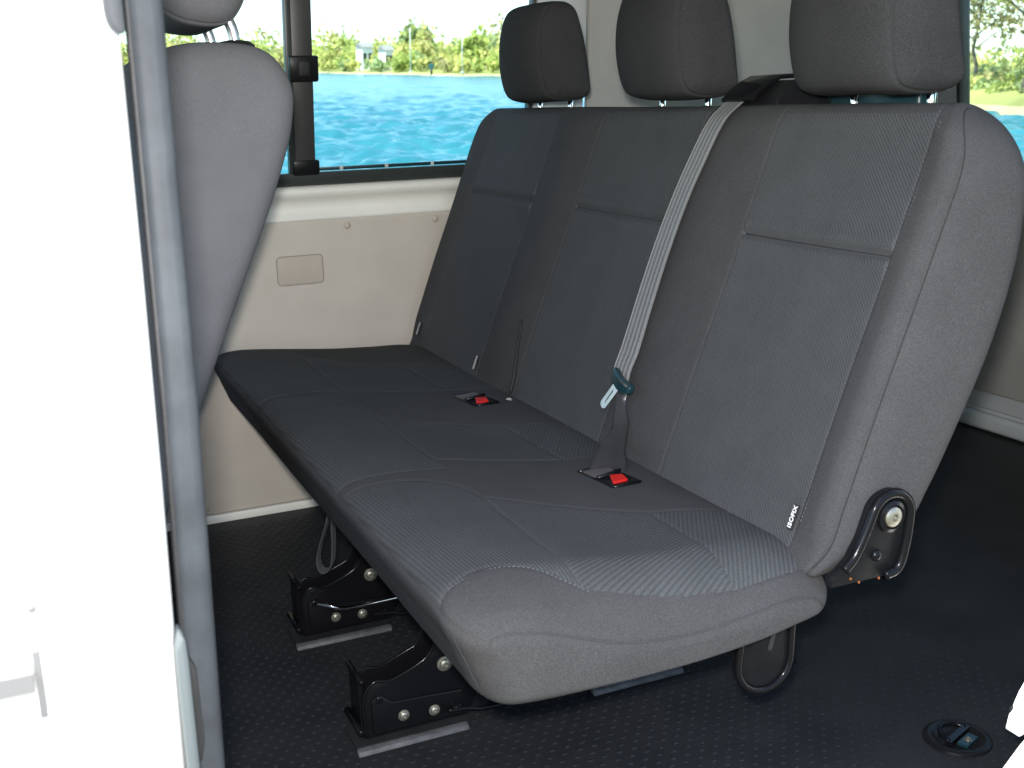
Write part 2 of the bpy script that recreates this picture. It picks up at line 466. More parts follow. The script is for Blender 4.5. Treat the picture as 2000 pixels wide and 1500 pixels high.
# ---- floor
floor_r = empty('floor', (0.6, 0.7, 0), kind='structure', label='dark studded rubber van floor', cat=None)
mesh('floor_sheet', [(-1.6, -0.20, 0), (2.13, -0.20, 0), (2.13, Y_WALL + 0.05, 0), (-1.6, Y_WALL + 0.05, 0)], [(0, 1, 2, 3)], M['floor'], floor_r, False)
vs, fs = [], []
row = 0; y = 0.03
while y < 1.52:                                         # low oval studs in staggered rows
    x = -0.30 + (0.0125 if row % 2 else 0)
    while x < 1.05:
        b0 = len(vs); fd_ = 1 - 0.85 * sstep(0.45, 0.95, x); rx, ry, h = 0.0056 * (0.6 + 0.4 * fd_), 0.0034 * (0.6 + 0.4 * fd_), 0.0016 * fd_
        for k in range(6):
            th = math.pi / 3 * k; vs.append((x + rx * math.cos(th), y + ry * math.sin(th), 0.0002))
        for k in range(6):
            th = math.pi / 3 * k; vs.append((x + rx * 0.6 * math.cos(th), y + ry * 0.6 * math.sin(th), h))
        for k in range(6): fs.append((b0 + k, b0 + (k + 1) % 6, b0 + 6 + (k + 1) % 6, b0 + 6 + k))
        fs.append(tuple(b0 + 6 + k for k in range(6)))
        x += 0.025
    y += 0.0165; row += 1
st = mesh('floor_studs', vs, fs, simple('worn stud rubber', (0.021, 0.023, 0.026), 0.38, 0, 0.4), floor_r, True); tag(st, kind='stuff')

# ---- far side wall: steel shell with a window opening, lining board, sill band
wall = empty('wall_far', (0.6, Y_WALL, 0), kind='structure')
TOP_LEAN = 0.16                                          # the side leans inwards above the sill
def wy(z): return Y_WALL - max(0, z - 0.76) * TOP_LEAN
WX0, WX1 = -0.62, 0.835                                   # window opening
def wall_quad(name, x0, x1, z0, z1, mat, dy=0.0, th=0.012, bev=0.002, parent=wall):
    bm = bmesh.new()
    v = [bm.verts.new((x, wy(z) + dy + t, z)) for x in (x0, x1) for t in (0, th) for z in (z0, z1)]
    for f in ((0, 1, 3, 2), (4, 6, 7, 5), (0, 4, 5, 1), (2, 3, 7, 6), (0, 2, 6, 4), (1, 5, 7, 3)): bm.faces.new([v[i] for i in f])
    bmesh.ops.recalc_face_normals(bm, faces=bm.faces); bevel_all(bm, bev, 2)
    return from_bm(name, bm, mat, parent)
wall_quad('lining_board', -0.30, 0.975, 0.022, 0.695, M['panel_beige'], 0, 0.012, 0.004)
wall_quad('lining_board', -1.60, -0.303, 0.022, 0.695, M['panel_beige'], 0, 0.012, 0.004)
wall_quad('steel_shell', -1.60, 2.10, -0.05, 0.76, M['cream_paint'], 0.016, 0.02, 0)
wall_quad('floor_trim', -1.60, 2.08, 0.0, 0.020, M['cream_paint'], -0.006, 0.02, 0.003)
# the sill band is a pressed steel section: swept profile (y offset, z)
band = [(0.012, 0.690), (-0.004, 0.697), (-0.006, 0.703), (0.002, 0.708), (0.004, 0.730), (-0.002, 0.741), (-0.012, 0.749), (-0.020, 0.758), (-0.020, 0.768), (-0.010, 0.775), (0.02, 0.778)]
vs, fs = [], []
for x in (-1.6, -0.6, 0.0, 0.5, 0.975, 0.985):
    e = 0.02 if x > 0.98 else 0.0
    for (dy, z) in band: vs.append((x, Y_WALL + dy + e, z))
k = len(band)
for j in range(5):
    for i in range(k - 1): fs.append((j * k + i, (j + 1) * k + i, (j + 1) * k + i + 1, j * k + i + 1))
sb = mesh('sill_band', vs, fs, M['cream_paint'], wall)
wall_quad('window_pillar', WX1 + 0.012, 0.985, 0.76, 1.40, M['tail_trim'], 0.0, 0.05, 0.006)
wall_quad('quarter_lining', 0.972, 2.10, 0.022, 1.40, M['panel_grey'], -0.004, 0.02, 0.006)
wall_quad('roof_rail', -1.60, 0.985, 1.27, 1.42, M['tail_trim'], 0.0, 0.05, 0.006)
for (x, z) in ((0.368, 0.679), (0.589, 0.680), (-0.017, 0.027 + 0.012)):
    lathe('rivet', [(0.0085, 0), (0.0085, 0.0015), (0.0065, 0.004), (0.003, 0.0052), (0.0002, 0.0055)], (x, Y_WALL - 0.0002, z), (0, -1, 0), M['panel_plate'], wall, 16)
def rrect(x0, x1, z0, z1, r, k=5):
    out = []
    for cx, cz, a0 in ((x1 - r, z1 - r, 0), (x0 + r, z1 - r, 90), (x0 + r, z0 + r, 180), (x1 - r, z0 + r, 270)):
        for i in range(k + 1):
            a = R(a0 + 90 * i / k); out.append((cx + r * math.cos(a), cz + r * math.sin(a)))
    return out
cp = prism('cover_plate', rrect(0.197, 0.301, 0.552, 0.614, 0.008), 1, Y_WALL - 0.0022, Y_WALL + 0.004, M['panel_plate'], wall, 0.0012)
ring = rrect(0.1945, 0.3035, 0.5495, 0.6165, 0.010)
tube('cover_plate_gap', [(x, Y_WALL - 0.0002, z) for x, z in ring], 0.0011, simple('shadow gap beige', (0.30, 0.26, 0.21), 0.8), wall, 6, True)

# ---- sliding side window
win = empty('sliding_window', (0.1, wy(0.8), 0.78), 'dark framed sliding side window with green tinted panes above the beige lining', 'window')
def wbar(name, x0, x1, z0, z1, mat, dy, th, bev=0.003, parent=win): return wall_quad(name, x0, x1, z0, z1, mat, dy, th, bev, parent)
wbar('lower_frame', -1.0, WX1 + 0.008, 0.776, 0.806, M['frame_dark'], -0.004, 0.030, 0.004)
wbar('lower_track', 0.30, WX1, 0.808, 0.816, M['teal_dark'], 0.012, 0.012, 0.001)
wbar('upper_frame', -1.0, WX1 + 0.008, 1.235, 1.27, M['frame_dark'], 0.002, 0.03, 0.004)
wbar('rear_frame', WX1, WX1 + 0.010, 0.806, 1.235, M['frame_dark'], 0.002, 0.026, 0.002)
wbar('fixed_pane', 0.268, WX1 + 0.002, 0.804, 1.238, M['glass'], 0.022, 0.004, 0)
wbar('sliding_pane', -1.0, 0.262, 0.804, 1.238, M['glass'], 0.012, 0.004, 0)
po = wbar('centre_post', 0.252, 0.299, 0.800, 1.237, M['post_dark'], -0.006, 0.030, 0.003)
wbar('post_edge', 0.240, 0.253, 0.806, 1.236, M['frame_dark'], -0.001, 0.022, 0.002)
lt = wbar('latch', 0.243, 0.309, 1.006, 1.062, M['black_plastic'], -0.020, 0.020, 0.005)
wbar('latch_button', 0.262, 0.288, 1.018, 1.050, M['black_matt'], -0.025, 0.008, 0.003)
wbar('post_foot', 0.246, 0.308, 0.800, 0.835, M['black_plastic'], -0.010, 0.016, 0.005)
for xx in (0.36, 0.47, 0.585, 0.70): wbar('track_clip', xx, xx + 0.008, 0.8075, 0.8175, M['tail_trim'], 0.009, 0.006, 0.001)

# ---- roof, unseen cab front added to cut light, near side body
box('roof', (-1.6, -0.22, 1.40), (2.2, 1.60, 1.44), M['tail_trim'], None, 0.01); tag(bpy.data.objects['roof'], kind='structure')
db = prism('dash_blocker', [(-1.60, 0.0), (-1.60, 0.80), (-1.35, 0.82), (-1.18, 0.76), (-1.16, 0.62), (-1.30, 0.40), (-1.32, 0.0)], 1, -0.18, 1.55, M['black_plastic'], None, 0.02, 3)  # out of view; added to keep light from the front off the cushion face
tag(db, 'dark plastic dashboard added out of view at the front of the cab to cut light', 'dash_blocker')
hd = box('door_header', (-0.28, -0.235, 1.27), (1.0, -0.12, 1.398), M['white_paint'], None, 0.015)
tag(hd, 'white steel header above the sliding door opening', 'door header')

# ---- tailgate with its window
tg = empty('tailgate', (2.08, 0.7, 0.0), 'light grey tailgate with brown grey inner board and large rear window', 'tailgate')
TL = 0.10                                                # tailgate leans forward above the belt line
def tx(z): return 2.10 - max(0, z - 0.80) * TL
def tquad(name, y0, y1, z0, z1, mat, dx, th, bev=0.004):
    bm = bmesh.new()
    v = [bm.verts.new((tx(z) + dx + t, y, z)) for t in (0, th) for y in (y0, y1) for z in (z0, z1)]
    for f in ((0, 1, 3, 2), (4, 6, 7, 5), (0, 4, 5, 1), (2, 3, 7, 6), (0, 2, 6, 4), (1, 5, 7, 3)): bm.faces.new([v[i] for i in f])
    bmesh.ops.recalc_face_normals(bm, faces=bm.faces); bevel_all(bm, bev, 3)
    return from_bm(name, bm, mat, tg)
tquad('shell', -0.18, 1.56, -0.05, 0.735, M['tail_trim'], 0.022, 0.03, 0.0)
tquad('frame', 1.415, 1.56, 0.738, 1.40, M['tail_trim'], -0.006, 0.05, 0.01)
tquad('frame', -0.18, -0.06, 0.738, 1.40, M['tail_trim'], -0.006, 0.05, 0.01)
tquad('window_seal', 1.402, 1.414, 0.738, 1.34, M['frame_dark'], -0.010, 0.04, 0.003)
tquad('window_seal', -0.058, 1.400, 0.738, 0.752, M['frame_dark'], -0.010, 0.04, 0.003)
tquad('pane', -0.056, 1.402, 0.750, 1.34, M['glass'], 0.016, 0.004, 0)
tquad('inner_board', -0.10, 1.315, 0.112, 0.68, M['tail_panel'], 0.004, 0.014, 0.02)
tquad('board_surround', -0.16, 1.345, 0.062, 0.725, M['tail_trim'], 0.012, 0.014, 0.025)
tquad('sill', -0.18, 1.375, 0.004, 0.054, M['tail_trim'], -0.006, 0.03, 0.014)
lathe('stud', [(0.009, 0), (0.009, 0.004), (0.004, 0.008), (0.0002, 0.008)], (tx(0.975) - 0.012, 1.424, 0.995), (-1, 0, 0), M['black_plastic'], tg, 12)

# ---- body side forward of the door opening: front door skin, its handle, and the rubber seal of the opening
fd = empty('front_door', (-0.7, -0.25, -0.4), 'white front door skin seen from outside with a pale pull handle', 'car door')
vs, fs = [], []
edge = [(-0.2970, -0.205), (-0.2950, -0.222), (-0.2965, -0.240), (-0.3020, -0.250), (-0.312, -0.2535), (-0.50, -0.258), (-1.5, -0.262)]
zs = [-0.45, -0.2, 0.1, 0.4, 0.55, 0.7, 0.85, 1.0, 1.2, 1.40]
for z in zs:
    sh = (z - 0.45) * 0.024 if z < 0.8 else (0.35 * 0.024 + (z - 0.8) * 0.02)
    for (x, yy) in edge: vs.append((x + sh, yy + max(0, z - 0.75) * 0.10, z))
k = len(edge)
for j in range(len(zs) - 1):
    for i in range(k - 1): fs.append((j * k + i, j * k + i + 1, (j + 1) * k + i + 1, (j + 1) * k + i))
ds = mesh('door_skin', vs, fs, M['white_paint'], fd)
box('inner_return', (-1.5, -0.20, -0.45), (-0.300, -0.12, 1.40), M['white_paint'], fd, 0.01)
hb = box('handle_plate', (-0.3885, -0.282, 0.563), (-0.3835, -0.256, 0.611), M['handle_grey'], fd, 0.002)
hg = box('handle_grip', (-0.58, -0.290, 0.5865), (-0.3890, -0.272, 0.5995), M['handle_grey'], fd, 0.004, 3)
lathe('lock_cylinder', [(0.003, 0), (0.003, 0.002), (0.002, 0.003), (0.0002, 0.003)], (-0.385, -0.258, 0.632), (0, -1, 0), M['handle_grey'], fd, 14)
tr = prism('window_trim', [(-0.2955, 1.42), (-0.2955, 1.018), (-0.2945, 1.010), (-0.290, 1.0045), (-0.2840, 1.0035), (-0.2835, 1.42)], 1, -0.256, -0.240, M['seal_grey'], fd, 0.003)
se = empty('door_seal', (-0.27, -0.2, -0.4), 'blue grey rubber seal running up the front edge of the door opening', 'door seal')
sp = []
for z in [-0.45 + 0.05 * i for i in range(38)]:
    sp.append((-0.2755 + (z - 0.44) * 0.0235, -0.205 + max(0, z - 0.75) * 0.10, z))
# D-shaped strip with a shallow groove, swept up the pillar
sec = [(-0.0125, 0.010), (-0.0130, -0.004), (-0.0105, -0.0105), (-0.006, -0.0125), (-0.001, -0.0118), (0.003, -0.0125), (0.008, -0.0112), (0.0118, -0.006), (0.0128, 0.002), (0.0120, 0.012)]
vs, fs = [], []; k = len(sec)
for p in sp:
    for (a, b) in sec: vs.append((p[0] + a, p[1] + b, p[2]))
for j in range(len(sp) - 1):
    for i in range(k - 1): fs.append((j * k + i, j * k + i + 1, (j + 1) * k + i + 1, (j + 1) * k + i))
mesh('seal_strip', vs, fs, M['seal_grey'], se)
tube('seal_lip', [(p[0] - 0.0120, p[1] - 0.006, p[2]) for p in sp], 0.0028, M['black_matt'], se, 6)
stv = [(-0.2905, -0.2225, z) for z in ()]
sk = prism('striker_cover', [(-0.2965, 0.20), (-0.2960, 0.560), (-0.2955, 0.580), (-0.2915, 0.592), (-0.2880, 0.588), (-0.2872, 0.570), (-0.2880, 0.20)], 1, -0.262, -0.236, simple('pale grey striker cover', (0.075, 0.088, 0.092), 0.5, 0, 0.2), se, 0.003)
prism('striker_slot', [(-0.2872, 0.470), (-0.2866, 0.553), (-0.2835, 0.556), (-0.2790, 0.546), (-0.2785, 0.486), (-0.2820, 0.470)], 1, -0.2275, -0.205, M['black_matt'], se, 0.001)

# ---- body side behind the door opening (a corner of it shows at the lower right)
rp = empty('rear_body_side', (0.9, -0.15, -0.3), 'white body side with trim corner behind the door opening', 'body panel')
prism('outer_skin', [(0.708, 0.100), (0.742, 0.132), (0.774, 0.156), (0.84, 0.20), (0.88, 0.30), (0.89, 1.25), (2.1, 1.25), (2.1, -0.45), (0.708, -0.45)], 1, -0.20, -0.102, M['white_paint'], rp, 0.006, 3)
prism('pillar_trim', [(0.7430, 0.140), (0.7470, 0.158), (0.7610, 0.188), (0.802, 0.245), (0.842, 0.32), (0.84, 1.2), (0.92, 1.2), (0.92, 0.17), (0.745, 0.138)], 1, -0.100, -0.078, M['tail_trim'], rp, 0.003)
lathe('trim_stud', [(0.005, 0), (0.005, 0.002), (0.0002, 0.003)], (0.752, -0.101 + 0.023, 0.166), (0, -1, 0), M['black_plastic'], rp, 10)

# ---- tie-down eye let into the floor
td = empty('tie_down_ring', (0.847, 0.097, 0), 'round black tie-down ring let into the floor behind the bench', 'tie-down ring')
lathe('cup', [(0.050, 0.0005), (0.049, 0.004), (0.044, 0.006), (0.037, 0.005), (0.033, 0.0025), (0.031, 0.0018), (0.0003, 0.0018)], (0.847, 0.097, 0), (0, 0, 1), M['black_plastic'], td, 36)
a0 = R(20); ring = []
for i in range(22):
    th = a0 + math.pi * i / 21; ring.append((0.847 + 0.026 * math.cos(th), 0.097 + 0.026 * math.sin(th), 0.0085 + 0.003 * math.sin(math.pi * i / 21)))
tube('ring', ring, 0.0032, M['black_gloss'], td, 8)
box('bar', (-0.031, -0.005, 0.0), (0.031, 0.005, 0.008), M['black_gloss'], td, 0.002, 2, Matrix.Translation((0.847, 0.097, 0.002)) @ Matrix.Rotation(R(20), 4, 'Z'))
box('latch_plate', (-0.018, -0.024, 0.0), (0.018, -0.008, 0.004), M['teal_dark'], td, 0.0015, 2, Matrix.Translation((0.847, 0.097, 0.002)) @ Matrix.Rotation(R(20), 4, 'Z'))
bolt('bolt', (0.8525, 0.0815, 0.005), (0, 0, 1), 0.0045, M['zinc'], td)

# ================================================================== THE BENCH
bench = empty('bench_seat', (0.25, 0.76, 0), 'three-place charcoal cloth bench seat with ribbed panels on black steel legs', 'bench seat')
BY0, BY1 = -0.022, 1.535
# insert panels of the three backrests (near, middle, far): y range
INS = [(0.050, 0.365), (0.560, 0.905), (1.092, 1.425)]
CREASE = 0.755
BP = [(.478, .372), (.490, .410), (.515, .475), (.560, .590), (.605, .700), (.650, .815), (.681, .893), (.695, .921), (.716, .936), (.745, .930), (.772, .905), (.788, .860),
      (.790, .800), (.780, .730), (.748, .630), (.698, .525), (.660, .455), (.622, .400), (.570, .372), (.520, .362)]
def front_x(z): return 0.486 + (z - 0.395) * 0.3925
def back_warp(x, y, z):
    d = min(y - BY0, BY1 - y); s = 1 if y < 0.75 else -1
    w = max(0, (0.16 - d) / 0.16) ** 3
    R0 = 0.11; zc = 0.835; sh = 0
    if z > zc: sh = R0 - math.sqrt(max(0, R0 * R0 - min(z - zc, R0 - 0.003) ** 2))
    if z < 0.43: sh += 0.035 * ((0.43 - z) / 0.07) ** 2
    # the far end bulges a little at mid height
    return (x, y + s * w * sh, z)
def on_front(x, z): return x < front_x(z) + 0.022 and 0.385 < z < 0.926
def back_disp(x, y, z, n, t):
    o = 0.0
    front = n.x < -0.35
    if front:
        # padding: the strips between the inserts stand proud, the inserts are slightly dished
        for a, b in INS:
            if a < y < b:
                u = (y - a) / (b - a); o -= 0.006 * math.sin(math.pi * u) ** 0.7
        for a, b in ((-0.03, 0.05), (0.365, 0.56), (0.905, 1.092), (1.425, 1.545)):
            if a < y < b:
                u = (y - a) / (b - a); o += 0.007 * math.sin(math.pi * u)
        f = sstep(0.39, 0.46, z) * (1 - sstep(0.895, 0.93, z)); o *= f
        for a, b in INS:
            for s in (a, b):
                o -= 0.0012 * math.exp(-((y - s) / 0.0028) ** 2)
            if a < y < b:
                o -= 0.0068 * math.exp(-((z - CREASE) / 0.0036) ** 2)
                o += 0.0032 * math.exp(-((z - CREASE + 0.014) / 0.009) ** 2) + 0.0032 * math.exp(-((z - CREASE - 0.014) / 0.009) ** 2)
    if n.x < 0.3:                                        # piping seam where the front meets the end panels
        for s in (BY0 + 0.017, BY1 - 0.017):
            o -= 0.0022 * math.exp(-((y - s) / 0.0028) ** 2)
    # broad hand-made unevenness
    o += 0.0012 * math.sin(7.1 * y + 3 * z) * math.sin(9 * z + 2.0 * y + 1)
    return o
seams = [s for a in INS for s in a] + [BY0 + 0.017, BY1 - 0.017]
ys = stations(BY0, BY1, 0.042, seams)
V, F, _, _ = loft(BP, 300, ys, BY0, BY1, 0.042, back_warp, back_disp)
def back_region(c, fi):
    if on_front(c.x, c.z):
        for k, (a, b) in enumerate(INS):
            if a < c.y < b: return ('insert', k, c.z > CREASE)
    return 'cover'
back = {}
def mk_back(k, vs, fs):
    if k == 'cover':
        return mesh('backrest', vs, fs, M['plain'], bench)
    return mesh('insert_panel', vs, fs, M['back_rib'], None)
j_ = min(range(len(ys)), key=lambda q: abs(ys[q] - (BY0 + 0.0125)))
back_edge = [V[j_ * 300 + i] for i in range(300) if V[j_ * 300 + i].x < front_x(V[j_ * 300 + i].z) + 0.035 and 0.385 < V[j_ * 300 + i].z < 0.930]
parts = split_mesh(V, F, back_region, mk_back)
backrest = parts['cover']
for k, o in parts.items():
    if k != 'cover': attach(o, backrest)

bsp = sorted(back_edge, key=lambda p: p.z)[::4]
tube('side_seam', spline([p + Vector((-0.0001, -0.0003, 0)) for p in bsp], 80), 0.0008, M['seam'], backrest, 6)
def back_pt(y, z, off=0.0):
    """a point on the front of the backrest, moved off along its outward normal"""
    nx, nz = -0.931, 0.365
    return Vector((front_x(z) + nx * off, y, z + nz * off))

for a_, b_ in INS: tube('cross_seam', [back_pt(a_ + 0.004 + (b_ - a_ - 0.008) * i / 20, CREASE, -0.0048 - 0.006 * math.sin(math.pi * (0.004 + i / 20 * 0.98)) ** 0.7) for i in range(21)], 0.0010, M['seam'], backrest, 6)
# stitched seams along the near insert (pale thread shows there) and the slit by the middle seat
def stitch(path, parent, step=0.0055, ln=0.0030, rad=0.00042):
    pts = spline(path, 400); L = sum((pts[i + 1] - pts[i]).length for i in range(399)); n = int(L / step)
    q = spline(path, n * 3); vs, fs = [], []
    for i in range(n):
        a = q[min(3 * i, len(q) - 1)]; b = q[min(3 * i + 2, len(q) - 1)]; t = (b - a)
        if t.length < 1e-6: continue
        t.normalize(); u = Vector((0, 0, 1)).cross(t)
        if u.length < 0.1: u = Vector((1, 0, 0)).cross(t)
        u.normalize(); w = t.cross(u); c = len(vs); m = a + t * ln
        for p in (a, m):
            for s1, s2 in ((1, 0), (0, 1), (-1, 0), (0, -1)): vs.append(p + u * rad * s1 + w * rad * s2)
        for j in range(4): fs.append((c + j, c + (j + 1) % 4, c + 4 + (j + 1) % 4, c + 4 + j))
    o = mesh('stitching', vs, fs, M['thread'], parent); tag(o, kind='stuff'); return o
stitch([back_pt(0.0435, z, 0.0028) for z in (0.43, 0.5, 0.6, 0.7, 0.8, 0.9, 0.915)], backrest)
sl = [back_pt(0.954, 0.533, 0.0085), back_pt(0.938, 0.49, 0.0090), back_pt(0.918, 0.44, 0.0075), back_pt(0.909, 0.402, 0.0065)]
tube('slit', spline(sl, 16), [0.0044] + [0.0036] * 15, M['black_matt'], backrest, 8)
lathe('slit_end', [(0.0055, 0), (0.005, 0.002), (0.0002, 0.0025)], back_pt(0.956, 0.537, 0.006), (-0.93, 0, 0.36), M['black_matt'], backrest, 12)

# woven tags reading ISOFIX, sewn into the seams
def isofix(y, z, width, ht, flip, yaw=0.0):
    nx = Vector((-0.931, 0, 0.365)); up = Vector((0.365, 0, 0.931)); side = Vector((0, -1, 0))
    rot = Matrix.Rotation(yaw, 3, 'Z')
    nx = rot @ nx; up = rot @ up; side = rot @ side
    c = back_pt(y, z, 0.0085)
    bm = bmesh.new()
    for d in (0, 0.0016):
        pass
    v = [bm.verts.new(c + side * (a * width / 2) + up * (b * ht / 2) + nx * d) for d in (-0.001, 0.0006) for a, b in ((-1, -1), (1, -1), (1, 1), (-1, 1))]
    for f in ((0, 3, 2, 1), (4, 5, 6, 7), (0, 1, 5, 4), (1, 2, 6, 5), (2, 3, 7, 6), (3, 0, 4, 7)): bm.faces.new([v[i] for i in f])
    t = from_bm('isofix_tag', bm, M['label_black'], backrest, False)
    cu = bpy.data.curves.new('tag_lettering', 'FONT'); cu.body = 'ISOFIX'; cu.size = ht * 0.285; cu.align_x = 'CENTER'; cu.align_y = 'CENTER'
    cu.extrude = 0.0002; cu.offset = 0.0003; cu.space_character = 1.06; cu.materials.append(M['label_white'])
    tmp = bpy.data.objects.new('tag_lettering', cu); me = bpy.data.meshes.new_from_object(tmp); bpy.data.objects.remove(tmp)
    o = bpy.data.objects.new('tag_lettering', me); COL.objects.link(o); o.parent = t
    X = up if not flip else -up; Z = nx; Yv = Z.cross(X)
    o.matrix_local = Matrix(((X.x, Yv.x, Z.x, 0), (X.y, Yv.y, Z.y, 0), (X.z, Yv.z, Z.z, 0), (0, 0, 0, 1)))
    o.location = c + nx * 0.0012
    return t
isofix(0.053, 0.432, 0.0100, 0.0330, False)
isofix(1.100, 0.424, 0.0150, 0.0330, False)
isofix(1.462, 0.434, 0.0170, 0.0330, False)

# ---- cushion
CY0, CY1 = -0.012, 1.525
CP = [(.025, .372), (.014, .404), (.020, .422), (.046, .433), (.100, .435), (.180, .429), (.280, .419), (.380, .411), (.460, .405), (.505, .392), (.520, .365), (.508, .340),
      (.450, .322), (.300, .303), (.150, .301), (.080, .304), (.050, .313), (.036, .342)]
def top_z(x): 
    P = [(-.1, .43), (.044, .433), (.1, .435), (.18, .429), (.28, .419), (.38, .411), (.46, .405), (.6, .385)]
    for (a, b), (c, d) in zip(P, P[1:]):
        if x <= c: return b + (d - b) * (x - a) / (c - a)
    return .385
def cush_drop(x, y):
    d = y - CY0; e = CY1 - y
    D = 0.028 + 0.046 * sstep(0.02, 0.24, x) * (1 - 0.70 * sstep(0.28, 0.50, x))
    z = 0
    if d < 0.10: z += D * ((0.10 - d) / 0.10) ** 2
    if e < 0.10: z += 0.5 * D * ((0.10 - e) / 0.10) ** 2
    return z
def cush_warp(x, y, z):
    xx, yy = x, y
    if z > 0.375 and 0.01 < x < 0.51:                     # grid lines snap to the seams so that panels meet cleanly
        for yb in seam_ys(x):
            if abs(y - yb) <= 0.00182: yy = yb; break
    d = min(y - CY0, CY1 - y)
    if d < 0.06 and x < 0.25: xx += 0.030 * ((0.06 - d) / 0.06) ** 2 * (1 - x / 0.25)     # rounded front corners in plan
    if d < 0.05 and x > 0.40: xx -= 0.020 * ((0.05 - d) / 0.05) ** 2 * sstep(0.40, 0.50, x)
    zb = 0.300; zt = top_z(x)
    return (xx, yy, z - cush_drop(x, y) * min(1, max(0, (z - zb) / (zt - zb))))
def seam_ys(x):
    out = [bol_y(x)]
    for k, s in enumerate(SEAT):
        if x < TS:
            out.append(arch_y(s, x))
            if k: out.append(s['f0'])
        else:
            xx = min(x, RS); out.append(far_b(s, xx) - max(0, x - RS) * 0.3)
            if k: out.append(near_b(s, xx))
    return out
# seams on top (x, y)
TS = 0.182; RS = 0.378
SEAT = [dict(f0=None, f1=0.437, a=0.330, b=0.215, n0=0.030, n1=0.045), dict(f0=0.470, f1=0.975, a=0.800, b=0.700, n0=0.520, n1=0.470), dict(f0=1.010, f1=1.490, a=1.335, b=1.245, n0=1.010, n1=0.970)]
def far_b(s, x): return s['a'] + (s['b'] - s['a']) * (x - TS) / (RS - TS)
def near_b(s, x): return s['n0'] + (s['n1'] - s['n0']) * (x - TS) / (RS - TS)
BOL = [(0.012, 0.052), (0.035, 0.068), (0.065, 0.083), (0.10, 0.088), (0.14, 0.070), (0.182, 0.036), (0.28, 0.022), (0.38, 0.013), (0.45, 0.014), (0.52, 0.022)]
def bol_y(x):
    for (a, b), (c, d) in zip(BOL, BOL[1:]):
        if x <= c: return b + (d - b) * max(0, (x - a)) / (c - a)
    return BOL[-1][1]
def arch_y(s, x):
    """far edge of a front panel: runs in from the front, bends over into the cross seam"""
    f = s['f1']; a = s['a']
    t = min(1, max(0, (x - 0.02) / (TS - 0.02)))
    return a + (f - a) * math.sqrt(max(0, 1 - t ** 3.2))
def cush_region_xy(x, y):
    for k, s in enumerate(SEAT):
        lo = bol_y(x) if k == 0 else s['f0'] - (0.0 if x < TS else 0.0)
        if x < TS:
            if (bol_y(x) if k == 0 else s['f0']) < y < arch_y(s, x): return ('front_panel', k)
        elif x < RS:
            if (bol_y(x) if k == 0 else near_b(s, x)) < y < far_b(s, x): return ('insert_panel', k)
        else:
            if (bol_y(x) if k == 0 else near_b(s, RS)) < y < far_b(s, RS) + (x - RS) * -0.3: return ('rear_panel', k)
    return 'cover'
def groove_lines():
    out = []
    for k, s in enumerate(SEAT):
        xs = [0.02 + (TS - 0.02) * i / 40 for i in range(41)]
        out.append([(x, arch_y(s, x)) for x in xs])
        n0 = bol_y(TS) if k == 0 else s['n0']
        out.append([(TS, n0), (TS, s['a'])])
        n1 = bol_y(RS) if k == 0 else s['n1']
        out.append([(RS, n1), (RS, s['b'])])
        out.append([(TS, s['a']), (RS, s['b']), (0.5, s['b'] - 0.036)])
        if k: out.append([(TS, n0), (RS, n1), (0.5, n1)]); out.append([(0.02, s['f0']), (TS, s['f0'])])
    out.append(BOL)
    return out
GL = groove_lines()
segs = []
for ln in GL:
    for p, q in zip(ln, ln[1:]): segs.append((p[0], p[1], q[0], q[1], min(p[0], q[0]) - .012, max(p[0], q[0]) + .012, min(p[1], q[1]) - .012, max(p[1], q[1]) + .012))
def seam_dist(x, y):
    best = 1.0
    for ax, ay, bx, by, x0, x1, y0, y1 in segs:
        if x < x0 or x > x1 or y < y0 or y > y1: continue
        dx, dy = bx - ax, by - ay; L = dx * dx + dy * dy
        t = 0 if L < 1e-12 else max(0, min(1, ((x - ax) * dx + (y - ay) * dy) / L))
        d = math.hypot(x - ax - t * dx, y - ay - t * dy)
        if d < best: best = d
    return best
def cush_disp(x, y, z, n, t):
    o = 0.0
    if n.y > 0.45 and 0.012 < x < 0.5:                    # top surface (n is (x, z))
        d = seam_dist(x, y)
        if d < 0.012: o -= 0.0012 * math.exp(-(d / 0.0028) ** 2)
        for s in SEAT:                                    # dished seats
            c0 = (near_b(s, TS) + far_b(s, TS)) / 2
            o -= 0.007 * math.exp(-((y - c0) / 0.13) ** 2 - ((x - 0.29) / 0.11) ** 2)
    if x < 0.03 and z > 0.33:                             # sewn edge along the front
        o -= 0.0018 * math.exp(-((z - 0.4145) / 0.003) ** 2)
    for s in (CY0 + 0.016,):
        if x > 0.02: o -= 0.0006 * math.exp(-((y - s) / 0.0026) ** 2) * (1 if n.y > -0.2 else 0)
    o += 0.0012 * math.sin(6.3 * y + 9 * x) * math.sin(8 * x + 3.0 * y + 1)
    return o
ys = stations(CY0, CY1, 0.026, [CY0 + 0.016], base=0.0036)
V, F, _, _ = loft(CP, 330, ys, CY0, CY1, 0.026, cush_warp, cush_disp)
def ring_path(V, n, ys, y, ok, off=0.0):
    j = min(range(len(ys)), key=lambda q: abs(ys[q] - y))
    return [V[j * n + i] for i in range(n) if ok(V[j * n + i])]
def seam_line(path, name, rad, mat, parent, key, off):
    pts = sorted(path, key=key)
    pts = [p + Vector(off) for p in pts[::3]]
    return tube(name, spline(pts, max(12, len(pts))), rad, mat, parent, 6)
cush_edge = [p for p in ring_path(V, 330, ys, CY0 + 0.0035, lambda p: 0.036 < p.x < 0.500 and p.z > top_z(p.x) - cush_drop(p.x, CY0 + 0.0035) - 0.024)]
cush_corner = [p for p in ring_path(V, 330, ys, CY0 + 0.034, lambda p: p.x < 0.080 and p.z < 0.408)]
